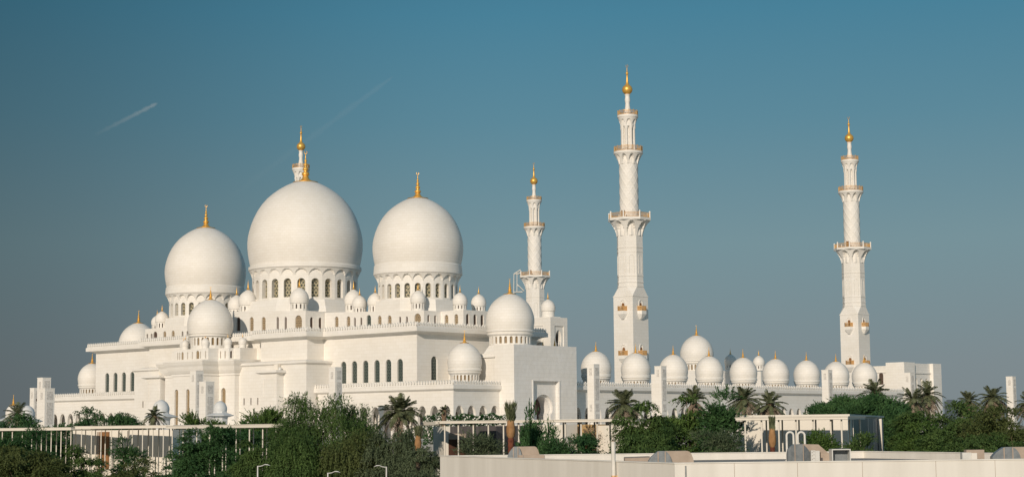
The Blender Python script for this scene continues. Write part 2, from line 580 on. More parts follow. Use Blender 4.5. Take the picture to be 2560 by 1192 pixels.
def scallop(mb, n, r_in, r_out, z0, z1, per=18, rows=16):
    """flared band below a dome: pointed blind arches cut into an outward curving surface"""
    N = n * per
    vs, fs = [], []
    for j in range(rows + 1):
        t = j / rows
        z = z0 + (z1 - z0) * t
        fl = r_in + 0.01 + (r_out - r_in) * (t ** 1.5)
        for i in range(N):
            a = 2 * math.pi * (i / N) - math.pi / n
            x = abs(((i % per) / per) * 2 - 1)             # 0 at the middle of a bay
            lim = 0.86 * (1 - min(1, x / 0.92) ** 1.8) ** 0.60 if x < 0.92 else -1
            rr = r_in - 0.06 if t < lim else fl + 0.08 * t
            vs.append((rr * math.cos(a), rr * math.sin(a), z))
    for j in range(rows):
        for i in range(N):
            i2 = (i + 1) % N
            fs.append((j * N + i, j * N + i2, (j + 1) * N + i2, (j + 1) * N + i))
    mb.add(vs, fs)

def big_dome(parent, x, y, R, zmax, z_ring, z_scal, z_wtop, z_wbot, z_base, rd, fin_h, skirt, vis_az):
    """bulbous dome on a drum of 24 arched windows; returns the dome part"""
    m = MB()
    prof = [(r * R, z * R) for r, z in DOME[1:]]
    m.lathe(prof, 96)
    d = m.obj('dome', 'dome', parent, True)
    d.location = (x, y, zmax)
    zo = -zmax
    m = MB()
    n = 24
    ro = R * 0.978
    zr = -0.418 * R
    m.lathe([(R * 0.943, zr + 0.02 * R), (R * 0.965, zr - 0.005 * R), (ro, z_ring + 0.05 * R + zo), (ro, z_ring + zo), (R * 0.955, z_ring - 0.02 * R + zo)], 96)
    scallop(m, n, rd * 1.005, R * 0.957, z_scal + zo, z_ring - 0.018 * R + zo)
    bay = 2 * rd * math.sin(math.pi / n)
    ow = bay * 0.56
    drum_bays(m, rd / math.cos(math.pi / n) * 0.998, z_base + zo, z_scal + zo + 0.05, n, ow, z_wbot + zo, z_wtop - ow / 2 + zo, R * 0.105)
    m.lathe([(rd * 1.01, z_base + zo + 0.02), (rd * 1.03, z_base + zo - 0.02), (rd * 1.03, z_base + zo - 0.3)], 96)
    m.obj('drum', 'stone', d, True, 30)
    m = MB()
    a0 = math.pi / 8
    s8 = 1 / math.cos(math.pi / 8)
    m.lathe([(skirt[0] * s8, skirt[1] + zo), (rd * 1.045 * s8, z_base + zo - 0.1), (rd * 0.9, z_base + zo - 0.08)], 8, a0=a0)
    m.obj('drum_base', 'stone', d)
    for k in range(n):
        a = 2 * math.pi * k / n
        da = (a - vis_az + math.pi) % (2 * math.pi) - math.pi
        if abs(da) > R_(100): continue
        ob = link('window', pane_mesh('round', ow, z_wbot + 0.09 * R * 0 , z_wtop - ow / 2, 'drumglass'), d)
        rr = rd - R * 0.085
        ob.location = (rr * math.cos(a), rr * math.sin(a), z_wbot + zo)
        ob.rotation_euler = (0, 0, a + math.pi / 2)
    # opaque inner wall so that no daylight shows through the drum
    finial(d, 0, 0, 1.075 * R, fin_h)
    return d

def mid_dome(parent, x, y, R, zmax, z_ring, z_wtop, z_wbot, z_base, rd, fin_h, panes_on=True, vis_az=0.0, skirt=None, colonnette=False):
    """dome on a drum ringed by small arched windows (24)"""
    key = ('mid', round(R, 2), round(zmax - z_base, 2))
    m = MB()
    m.lathe([(r * R, z * R) for r, z in DOME[1:]], 64)
    d = m.obj('dome', 'dome', parent, True)
    d.location = (x, y, zmax)
    zo = -zmax
    n = 24
    m = MB()
    zr = -0.418 * R
    m.lathe([(R * 0.943, zr + 0.02 * R), (R * 0.985, zr - 0.02 * R), (R * 0.985, z_ring + 0.02 * R + zo), (R * 0.93, z_ring - 0.02 * R + zo), (R * 0.925, z_ring - 0.05 * R + zo),
             (R * 0.95, z_ring - 0.06 * R + zo), (R * 0.95, z_ring - 0.10 * R + zo), (rd * 1.02, z_wtop + 0.03 * R + zo), (rd * 1.0, z_wtop + zo + 0.02 * R)], 64)
    bay = 2 * rd * math.sin(math.pi / n)
    ow = bay * 0.52
    drum_bays(m, rd / math.cos(math.pi / n) * 0.998, z_base + zo, z_wtop + 0.03 * R + zo, n, ow, z_wbot + zo, z_wtop - ow / 2 + zo, R * 0.09)
    m.obj('drum', 'stone', d, True, 30)
    if panes_on:
        for k in range(n):
            a = 2 * math.pi * k / n
            da = (a - vis_az + math.pi) % (2 * math.pi) - math.pi
            if abs(da) > R_(95): continue
            ob = link('window', pane_mesh('round', ow, z_wbot, z_wtop - ow / 2, 'slit'), d)
            rr = rd - R * 0.075
            ob.location = (rr * math.cos(a), rr * math.sin(a), z_wbot + zo)
            ob.rotation_euler = (0, 0, a + math.pi / 2)
    else:
        m = MB()
        m.lathe([(rd - R * 0.085, z_wbot + zo - 0.05), (rd - R * 0.085, z_wtop + zo + 0.02)], 48)
        m.obj('window_band', 'slit', d)
    if skirt:
        m = MB()
        s8 = 1 / math.cos(math.pi / 8)
        m.lathe([(skirt[0] * s8, skirt[1] + zo), (rd * 1.03 * s8, z_base + zo + 0.02), (rd * 0.9, z_base + zo + 0.04)], 8, a0=math.pi / 8)
        m.obj('drum_base', 'stone', d)
    finial(d, 0, 0, 1.07 * R, fin_h)
    return d

_cup = {}
def cupola(parent, x, y, zc, R, drum_h=None, wins=True, mat='dome'):
    """small roof dome; zc is the height of its widest ring"""
    drum_h = R * 0.95 if drum_h is None else drum_h
    key = (round(R, 2), round(drum_h, 2), wins, mat)
    if key not in _cup:
        m = MB(); m.lathe([(r * R, z * R) for r, z in DOME[1:-3]] + [(0.25 * R, 1.085 * R), (0.10 * R, 1.17 * R), (0, 1.24 * R)], 32)
        me = m.mesh('cupola', mat, True)
        m = MB()
        zr = -0.418 * R
        m.lathe([(R * 0.943, zr + 0.02 * R), (R * 0.99, zr - 0.03 * R), (R * 0.97, zr - 0.06 * R), (R * 0.86, zr - 0.07 * R)], 32)
        zb = zr - 0.07 * R
        rd = R * 0.87
        if wins and drum_h > 0.35 * R:
            bay = 2 * rd * math.sin(math.pi / 12)
            drum_bays(m, rd / math.cos(math.pi / 12), zb - drum_h, zb, 12, bay * 0.36, zb - drum_h * 0.62, zb - 0.1 * drum_h - bay * 0.18, R * 0.22)
        else:
            m.lathe([(rd, zb), (rd, zb - drum_h)], 32)
        md = m.mesh('drum', 'stone' if mat == 'dome' else mat, True, 30)
        mf = MB(); h = R * 1.05
        mf.lathe([(0.22 * h, 0), (0.10 * h, 0.10 * h), (0.06 * h, 0.2 * h), (0.075 * h, 0.3 * h), (0.04 * h, 0.4 * h), (0.05 * h, 0.48 * h), (0.02 * h, 0.6 * h), (0.0, 1.0 * h)], 10)
        mi = MB(); mi.lathe([(rd - R * 0.2, zb - drum_h), (rd - R * 0.2, zb - 0.02)], 24)
        _cup[key] = (me, md, mf.mesh('finial', 'gold', True), mi.mesh('window_band', 'dark'), zb - drum_h)
    me, md, mf, mi, base = _cup[key]
    c = link('cupola', me, parent); c.location = (x, y, zc)
    link('drum', md, c)
    if wins: link('window_band', mi, c)
    f = link('finial', mf, c); f.location = (0, 0, 1.20 * R)
    return c

# ------------------------------------------------------------------ ground
TH = R_(42.30818)
AX, AY = 33.709, 498.08
def root(name, label, cat, group=None):
    return thing(name, label, cat, (AX, AY, 0), -TH, group)
def W(u, v, z=0.0):
    return Vector((AX + u * math.cos(TH) + v * math.sin(TH), AY - u * math.sin(TH) + v * math.cos(TH), z))

m = MB()
S = 30000.0
m.add([(-S, -2000, 0), (S, -2000, 0), (S, S, 0), (-S, S, 0)], [(0, 1, 2, 3)])
structure(m.obj('ground', 'ground'))
m = MB()
m.prism([(-260, -215), (62, -215), (62, 215), (-260, 215)], 0.01, 8.0, bottom=False)
pz = m.obj('plaza', 'plaza')
pz.location = (AX, AY, 0); pz.rotation_euler = (0, 0, -TH)
structure(pz)
PZ = 8.0

# ------------------------------------------------------------------ prayer hall
hall = root('prayer_hall', 'white marble prayer hall with three huge bulbous domes and gold finials', 'mosque')
UC = -71.65
H = [(-140.95, -83.2), (-106, -83.2), (-106, -89), (-87.3, -89), (-87.3, -85.5), (-56, -85.5), (-56, -89), (-37.24, -89), (-37.24, -83.2), (-2.35, -83.2), (-2.35, -38), (-140.95, -38)]
def wins(u0, us, w, zb, zt, kind='round'):
    return [(u - u0, w, zb, zt - (w / 2 if kind == 'round' else 0), kind) for u in us]
rw = wins(-37.24, (-29.55, -25.4, -21.18, -16.93, -12.68, -8.44), 2.05, 22.3, 28.0)
lw = wins(-140.95, (-135.0, -130.75, -126.49, -122.28, -118.1, -113.9), 2.05, 22.3, 28.0)
vw = wins(-83.2, (-77.05, -66.0), 2.2, 22.6, 28.6)
m = MB()
block(m, H, PZ, 34.9, {0: lw, 8: rw, 9: vw}, 0.55)
wo = m.obj('wall', 'stone', hall)
panes(wo, H[8], H[9], rw, 'glass', 0.42)
panes(wo, H[0], H[1], lw, 'glass', 0.42)
panes(wo, H[9], H[10], vw, 'glass', 0.42)
m = MB()
cornice(m, H, [(0.003, 33.95), (0.35, 34.1), (0.9, 34.4), (1.5, 34.58), (2.2, 34.65), (2.2, 35.65), (2.05, 35.8), (-0.6, 35.8)])
m.obj('cornice', 'stone', hall)
parapet(hall, offset(H, 1.95), range(0, 10), 35.75, 36.0, 37.05)
# roof slab
m = MB(); m.prism(offset(H, -0.4), 35.2, 35.7); m.obj('roof', 'plaza', hall)

# lower centre block with its ledge, two buttress pavilions and narrow slit windows
LB = [(-108.97, -91.8), (-34.33, -91.8), (-34.33, -82.6), (-108.97, -82.6)]
sl = wins(-108.97, (-104.9, -89.4, -86.6, -83.7, -59.58, -56.73, -53.9, -41.38, -38.36), 0.55, 17.15, 19.0, 'rect') + wins(-108.97, (-41.38, -38.36), 0.55, 11.6, 13.9, 'rect')
m = MB(); block(m, LB, PZ, 27.5, {0: sl}, 0.4)
lbo = m.obj('lower_block', 'stone', hall)
panes(lbo, LB[0], LB[1], sl, 'dark', 0.3)
m = MB(); cornice(m, LB, [(0.003, 27.3), (0.18, 27.45), (0.6, 27.7), (0.6, 28.15), (0.45, 28.3), (-0.3, 28.3), (-4.0, 28.9)])
m.obj('ledge', 'stone', hall)
for u0, u1 in ((-49.75, -43.26), (-100.04, -93.55)):
    B = [(u0, -94.2), (u1, -94.2), (u1, -91.75), (u0, -91.75)]
    m = MB(); block(m, B, PZ, 25.2)
    # shallow sunk panel drawn as a raised frame
    for a, b, c, e in ((u0 + 0.9, u1 - 0.9, 23.7, 23.9), (u0 + 0.9, u1 - 0.9, 19.0, 19.2), (u0 + 0.9, u0 + 1.1, 19.2, 23.7), (u1 - 1.1, u1 - 0.9, 19.2, 23.7)):
        m.box(a, b, -94.28, -94.15, c, e)
    m.box(u0 + 0.8, u1 - 0.8, -94.3, -94.1, 16.6, 16.85)
    cornice(m, B, [(0.003, 25.0), (0.3, 25.1), (1.1, 25.4), (1.1, 26.0), (-1.5, 26.05)])
    bt = m.obj('buttress', 'stone', hall)
    m = MB(); m.box(u1 - 2.6, u1 - 1.2, -92.9, -92.0, 26.07, 27.6); m.obj('equipment_box', 'cream', bt)
    m = MB(); m.lathe([(0.5, 26.07), (0.45, 26.5), (0.2, 26.8), (0, 26.85)], 10, u1 - 0.3, -92.9); m.obj('floodlight', 'lamp', bt)
# cube lip around the tower above
m = MB()
# upper clerestory tiers
TIER_K = (0.046, 0.036)
tiers = []
def clerestory(poly, z1, sides):
    m = MB(); block(m, poly, 35.6, z1, {i: [w for w, _ in ws] for i, ws in sides.items()}, 0.5)
    o = m.obj('clerestory', 'stone', hall)
    for i, ws in sides.items():
        for w, mt in ws: panes(o, poly[i], poly[(i + 1) % len(poly)], [w], mt, 0.34)
    tiers.append(o)
def T_(u0, us, w, zb, zt, mt): return [(x, mt) for x in wins(u0, us, w, zb, zt)]
CT = [(-93.3, -78.5), (-50.05, -78.5), (-50.05, -71.2), (-50.05, -44), (-93.3, -44)]
clerestory(CT, 42.55, {0: T_(-93.3, (-86, -78.8), 1.7, 37.0, 40.9, 'dark') + T_(-93.3, (-72.94, -67.73), 1.7, 37.0, 40.9, 'tan') + T_(-93.3, (-61.73, -58.35), 0.95, 37.2, 40.9, 'dark') + T_(-93.3, (-53.0,), 2.9, 37.0, 41.3, 'tan'),
                       1: T_(-78.5, (-76.3, -73.2), 1.15, 37.2, 40.9, 'dark')})
RTi = [(-49.9, -71.8), (-11.3, -71.8), (-11.3, -65.6), (-3.1, -65.6), (-3.1, -44), (-49.9, -44)]
clerestory(RTi, 40.9, {0: T_(-49.9, (-44.99, -40.24, -28.0, -24.17), 1.45, 36.9, 39.75, 'tan') + T_(-49.9, (-37.7, -35.17, -20.22, -17.67), 0.75, 36.9, 39.4, 'dark') + T_(-49.9, (-32.19,), 1.7, 36.9, 40.0, 'glass') + T_(-49.9, (-13.66,), 2.4, 36.9, 40.15, 'tan'),
                       1: T_(-71.8, (-70.1, -67.6), 0.85, 36.9, 39.8, 'dark'), 2: T_(-11.3, (-9.26, -5.7), 1.35, 36.9, 39.9, 'tan'), 3: T_(-65.6, (-64.0, -61.2, -58.5), 1.2, 36.9, 39.9, 'dark')})
LTi = [(-140.2, -65.6), (-132.0, -65.6), (-132.0, -71.8), (-93.4, -71.8), (-93.4, -44), (-140.2, -44)]
clerestory(LTi, 41.5, {0: T_(-140.2, (-137.6, -134.0), 1.35, 36.9, 40.3, 'dark'), 2: T_(-132.0, (-130.9, -128.7), 0.8, 36.9, 40.0, 'dark') + T_(-132.0, (-126.86,), 2.0, 36.9, 40.5, 'dark') + T_(-132.0, (-122.14, -117.98), 1.5, 36.9, 40.4, 'tan') + T_(-132.0, (-113.39, -111.0), 0.85, 36.9, 40.0, 'dark')})
def lean(ob, u0, k, zmin):
    '''the clerestory roofs climb gently away from the corner'''
    for v in ob.data.vertices:
        if v.co.z > zmin: v.co.z += k * max(0.0, u0 - v.co.x)
    for ch in ob.children: ch.location.z += k * max(0.0, u0 - ch.location.x)
lean(tiers[0], -50.05, TIER_K[0], 36.0); lean(tiers[1], -11.3, TIER_K[1], 36.0)
# the three great domes; vis azimuth: towards the camera in hall coordinates
def az_cam(u, v):
    w = W(u, v)
    return math.atan2(-w.y, -w.x) + TH
big_dome(hall, UC, -60, 16.55, 63.7, 55.9, 53.25, 52.6, 47.3, 46.7, 15.0, 9.2, (17.4, 42.45), az_cam(UC, -60))
for u in (-25.42, -117.88):
    big_dome(hall, u, -60, 12.28, 58.9 if u < -50 else 59.2, 51.6, 49.15, 48.7, 44.9, 44.4, 10.75, 7.2, (11.65, 40.85), az_cam(u, -60))
for u, v, z, R, b in ((-78.9, -75, 46.9, 2.75, 42.5), (-95.2, -66, 47.0, 2.6, 42.5), (-55.6, -76, 46.2, 2.65, 42.5), (-49.97, -61, 46.2, 2.6, 42.5),
                      (-38.3, -69.5, 44.1, 2.05, 40.8), (-32.7, -69, 44.4, 2.1, 40.8), (-15.8, -69.5, 44.1, 2.05, 40.8), (-6.8, -63, 43.4, 2.0, 40.8), (-8.6, -54, 43.5, 2.05, 40.8),
                      (-138.0, -63, 44.2, 1.85, 40.8), (-126.7, -69.5, 44.3, 2.1, 40.8)):
    cupola(hall, u, v, z, R, max(0.6, z - 0.488 * R - b + 0.05))

# the mihrab bay that steps forward, its flared cornice, slit tier and dome
AP = [(-92.5, -93.3), (-82.0, -93.3), (-82.0, -98.6), (-68.36, -98.6), (-68.36, -93.3), (-61.7, -93.3), (-61.7, -85.0), (-92.5, -85.0)]
a2 = wins(-82.0, (-80.2, -75.15), 1.55, PZ + 0.3, 21.7)
a4 = wins(-68.36, (-66.5,), 1.9, PZ + 0.3, 21.9)
m = MB(); block(m, AP, PZ, 26.2, {2: a2, 4: a4}, 0.7)
ap = m.obj('mihrab_bay', 'stone', hall)
panes(ap, AP[2], AP[3], a2, 'slit', 0.5); panes(ap, AP[4], AP[5], a4, 'slit', 0.5)
m = MB()
cornice(m, AP, [(0.003, 25.2), (0.25, 25.25), (0.25, 25.75), (0.5, 26.0), (0.95, 26.7), (1.15, 27.3), (1.2, 27.5), (1.32, 27.78), (1.65, 28.3), (1.95, 29.0), (1.95, 29.4), (-6, 29.45)])
m.obj('flared_cornice', 'stone', hall)
TI = [(-90.5, -92.6), (-84.0, -92.6), (-84.0, -96.5), (-69.07, -96.5), (-69.07, -93.0), (-64.72, -93.0), (-64.72, -91.3), (-62.0, -91.3), (-62.0, -84.5), (-90.5, -84.5)]
t2 = wins(-84.0, (-82.6, -81.7, -78.2, -76.1, -72.5, -70.3), 0.42, 29.9, 31.9) + wins(-84.0, (-80.5,), 0.95, 29.9, 32.0) + wins(-84.0, (-73.76,), 1.35, 29.9, 32.1)
t4 = wins(-69.07, (-68.3, -66.3), 0.5, 29.9, 31.9)
t5 = wins(-93.0, (-92.1,), 0.8, 29.9, 31.9)
m = MB(); block(m, TI, 29.2, 32.65, {2: t2, 4: t4, 5: t5}, 0.4)
o = m.obj('slit_tier', 'stone', hall)
panes(o, TI[2], TI[3], t2, 'slit', 0.3); panes(o, TI[4], TI[5], t4, 'slit', 0.3); panes(o, TI[5], TI[6], t5, 'dark', 0.3)
mid_dome(hall, -75.4, -91.0, 6.28, 39.5, 36.75, 35.65, 33.6, 32.6, 5.3, 3.7, True, az_cam(UC, -94))
for u, v, R in ((-86.7, -91.5, 1.05), (-83.2, -93.5, 1.15), (-72.1, -95.2, 1.15), (-66.9, -91.6, 1.15), (-63.2, -89.5, 1.15)):
    cupola(hall, u, v, 34.2, R, 1.05, False)

# arcaded terraces with crenellated parapets, to the right and to the left of the hall
T1 = [(-33.9, -88.3), (15.27, -88.3), (15.27, -71.95), (-33.9, -71.95)]
pit = 4.17
def arches(u0, us, w=2.95, zt=15.95):
    return [(u - u0, w, PZ + 0.02, 13.4, 'point', zt - 13.4) for u in us]
a0 = arches(-33.9, [12.9 - pit * k for k in range(11)])
a1 = arches(-88.3, [-86.18 + pit * k for k in range(4)])
m = MB(); block(m, T1, PZ, 20.0, {0: a0, 1: a1}, 0.75)
# inner arcade wall a few metres behind
wall(m, (-33, -84.9), (12, -84.9), PZ, 19.5, [(12.9 - pit * k + 33, 1.9, PZ + 0.02, 12.3, 'point', 2.2) for k in range(1, 11)], 0.5)
wall(m, (11.9, -84.9), (11.9, -72.2), PZ, 19.5, [(1.3 + pit * k, 1.9, PZ + 0.02, 12.3, 'point', 2.2) for k in range(3)], 0.5)
m.obj('arcade', 'stone', hall)
m = MB(); cornice(m, T1, [(0.003, 19.5), (0.3, 19.6), (0.85, 19.95), (0.85, 20.8), (0.7, 20.92), (-0.6, 20.92)]); m.obj('cornice', 'stone', hall)
parapet(hall, offset(T1, 0.65), (0, 1), 20.88, 21.08, 22.1)
T2 = [(-158.6, -88.3), (-109.1, -88.3), (-109.1, -71.95), (-158.6, -71.95)]
a0 = arches(-158.6, [-154.7 + pit * k for k in range(11)])
m = MB(); block(m, T2, PZ, 20.0, {0: a0}, 0.75)
wall(m, (-155, -84.9), (-110, -84.9), PZ, 19.5, [(-154.7 + pit * k + 155, 1.9, PZ + 0.02, 12.3, 'point', 2.2) for k in range(1, 11)], 0.5)
m.obj('arcade', 'stone', hall)
m = MB(); cornice(m, T2, [(0.003, 19.5), (0.3, 19.6), (0.85, 19.95), (0.85, 20.8), (0.7, 20.92), (-0.6, 20.92)]); m.obj('cornice', 'stone', hall)
parapet(hall, offset(T2, 0.65), (0,), 20.88, 21.08, 22.1)
for u in (8.4, -151.7):
    mid_dome(hall, u, -77.2, 4.3, 26.9, 24.5, 23.5, 21.75, 21.1, 3.7, 3.1, False)

# ------------------------------------------------------------------ side gate with keyhole arch
def gate_face(mb, p0, p1, z0, z1, fs, fw, fz, kw, kz, kh, mat_parent, deep=3.0, rec=0.95, rev=0.9):
    """a wall face with a rectangular recess, inside it a horseshoe arch"""
    p0, p1 = Vector(p0), Vector(p1)
    d = (p1 - p0).normalized(); nin = Vector((-d.y, d.x))
    wall(mb, p0, p1, z0, z1, [(fs, fw, z0 + 0.02, fz, 'rect')], rec)
    q0, q1 = p0 + d * (fs - fw / 2 - 0.01) + nin * rec, p0 + d * (fs + fw / 2 + 0.01) + nin * rec
    wall(mb, q0, q1, z0, fz + 0.02, [(fw / 2, kw, z0 + 0.03, kz, 'key', kh)], rev)
    q0, q1 = q0 + nin * rev, q1 + nin * rev
    wall(mb, q0 - d * 1, q1 + d * 1, z0, fz + 0.5, [(fw / 2 + 1, kw * 0.86, z0 + 0.03, kz, 'key', kh * 0.90)], deep)

portal = root('side_gate', 'tall plain white gate block with a keyhole arch and a carved floral wall', 'gate building')
PU, PV0, PV1 = 20.25, -72.0, -48.2
m = MB()
wall(m, (13.5, PV0), (PU, PV0), PZ, 30.9)
wall(m, (PU, PV1), (13.5, PV1), PZ, 30.9)
wall(m, (13.5, PV1), (13.5, PV0), PZ, 30.9)
m.add([(13.5, PV0, 30.9), (PU, PV0, 30.9), (PU, PV1, 30.9), (13.5, PV1, 30.9)], [(0, 1, 2, 3)])
block(m, [(-2.3, PV0 + 0.004), (13.45, PV0 + 0.004), (13.45, PV1), (-2.3, PV1)], PZ, 28.9)
m.box(-2.2, 14.0, PV0 - 0.5, PV0 + 0.2, 27.9, 28.25)
m.obj('wall', 'stone', portal)
m = MB()
gate_face(m, (PU, PV0), (PU, PV1), PZ, 30.9, 11.9, 9.4, 21.9, 5.3, 13.6, 5.1, portal)
# raised frame round the recess
for a, b, c, e in ((-65.35, -64.95, PZ, 22.3), (-55.25, -54.85, PZ, 22.3), (-64.95, -55.25, 22.02, 22.3)):
    m.box(PU - 0.05, PU + 0.14, a, b, c, e)
m.obj('gate_front', 'relief', portal)
m = MB()
m.add([(PU - 4.6, -66, PZ), (PU - 4.6, -54, PZ), (PU - 4.6, -54, 20), (PU - 4.6, -66, 20)], [(0, 1, 2, 3)])
m.box(PU - 4.75, PU - 4.61, -66, -54, PZ, 20)
m.obj('stained_glass', 'stained', portal)
mid_dome(portal, 8.3, -60.2, 6.25, 37.8, 34.7, 33.5, 31.75, 31.2, 5.4, 4.1, True, az_cam(8.3, -60), (7.2, 28.8))

portal2 = root('side_gate', 'white dome of a gate half hidden behind the left end roof of the hall', 'gate building')
m = MB(); block(m, [(-157, -66), (-141.2, -66), (-141.2, -52), (-157, -52)], PZ, 31.0); m.obj('wall', 'stone', portal2)
mid_dome(portal2, -151.6, -60.2, 6.25, 37.9, 34.8, 33.6, 31.85, 31.0, 5.4, 4.1, True, az_cam(-151, -60))

# far keyhole gate block behind the hall
gate2 = root('gate_tower', 'white gate block with keyhole arch and one little dome beside a minaret', 'gate building')
GU, GV0, GV1 = -8.67, -25.0, -17.8
m = MB()
wall(m, (-24, GV0), (GU, GV0), PZ, 41.0)
wall(m, (GU, GV1), (-24, GV1), PZ, 41.0)
wall(m, (-24, GV1), (-24, GV0), PZ, 41.0)
m.add([(-24, GV0, 41), (GU, GV0, 41), (GU, GV1, 41), (-24, GV1, 41)], [(0, 1, 2, 3)])
m.box(-23, -11.5, GV0 - 0.22, GV0 + 0.1, 38.6, 38.85)
m.box(-16.5, -10.7, -22.0 + 0.0, -18.4, 41.0, 41.35)
m.obj('wall', 'stone', gate2)
m = MB()
gate_face(m, (GU, GV0), (GU, GV1), PZ, 41.0, 3.7, 3.9, 38.6, 1.85, 33.8, 3.7, gate2, 0.8, 0.3, 0.35)
m.obj('gate_front', 'stone', gate2)
cupola(gate2, -13.7, -20.2, 44.0, 2.1, 2.0, False)
# the crenellated ledge in front of it
led = MB()
LE = [(-30, -33), (-13.6, -33), (-13.6, -26), (-30, -26)]
block(led, LE, PZ, 34.6)
cornice(led, LE, [(0.003, 33.2), (0.4, 33.6), (1.6, 34.2), (1.6, 35.3), (-0.5, 35.4)])
led.obj('ledge', 'stone', gate2)
parapet(gate2, offset(LE, 1.4), (0, 1), 35.3, 35.6, 37.2)

# ------------------------------------------------------------------ minarets
def corbel(mb, r_in, r_out, z0, z1, n, per=16, rows=16, top=0.9, poly=0):
    """flared bracket zone cut by n arched niches"""
    N = n * per
    vs, fs = [], []
    for j in range(rows + 1):
        t = j / rows
        z = z0 + (z1 - z0) * t
        for i in range(N):
            a = 2 * math.pi * i / N
            x = abs(((i % per) / per) * 2 - 1)
            pf = 1.0
            if poly:
                b = (a + math.pi / poly) % (2 * math.pi / poly) - math.pi / poly
                pf = math.cos(math.pi / poly) / math.cos(b)
                pf = pf / math.cos(math.pi / poly)
            fl = r_in + (r_out - r_in) * (0.12 + 0.88 * t ** 1.5)
            lim = top * (1 - min(1, x / 0.74) ** 2.2) ** 0.55 if x < 0.74 else -1
            rr = (r_in if t < lim else fl) * pf
            a2 = a - math.pi / n
            vs.append((rr * math.cos(a2), rr * math.sin(a2), z))
    for j in range(rows):
        for i in range(N):
            i2 = (i + 1) % N
            fs.append((j * N + i, j * N + i2, (j + 1) * N + i2, (j + 1) * N + i))
    mb.add(vs, fs)

def railing(mb, r, z0, h, n, poly=None):
    pts = [(r * math.cos(2 * math.pi * (k + 0.5) / n), r * math.sin(2 * math.pi * (k + 0.5) / n)) for k in range(n)]
    for k in range(n):
        a, b = Vector(pts[k]), Vector(pts[(k + 1) % n])
        d = (b - a); L = d.length; d /= L
        mb.tube([(a.x, a.y, z0), (a.x, a.y, z0 + h * 1.12)], 0.10, 4)
        for zz, rr in ((z0 + h * 0.96, 0.07), (z0 + h * 0.08, 0.06), (z0 + h * 0.70, 0.035)):
            mb.tube([(a.x, a.y, zz), (b.x, b.y, zz)], rr, 4)
        nb = max(3, int(L / 0.34))
        for i in range(1, nb):
            p = a + d * (L * i / nb)
            mb.box(p.x - 0.045, p.x + 0.045, p.y - 0.045, p.y + 0.045, z0, z0 + h * 0.95)

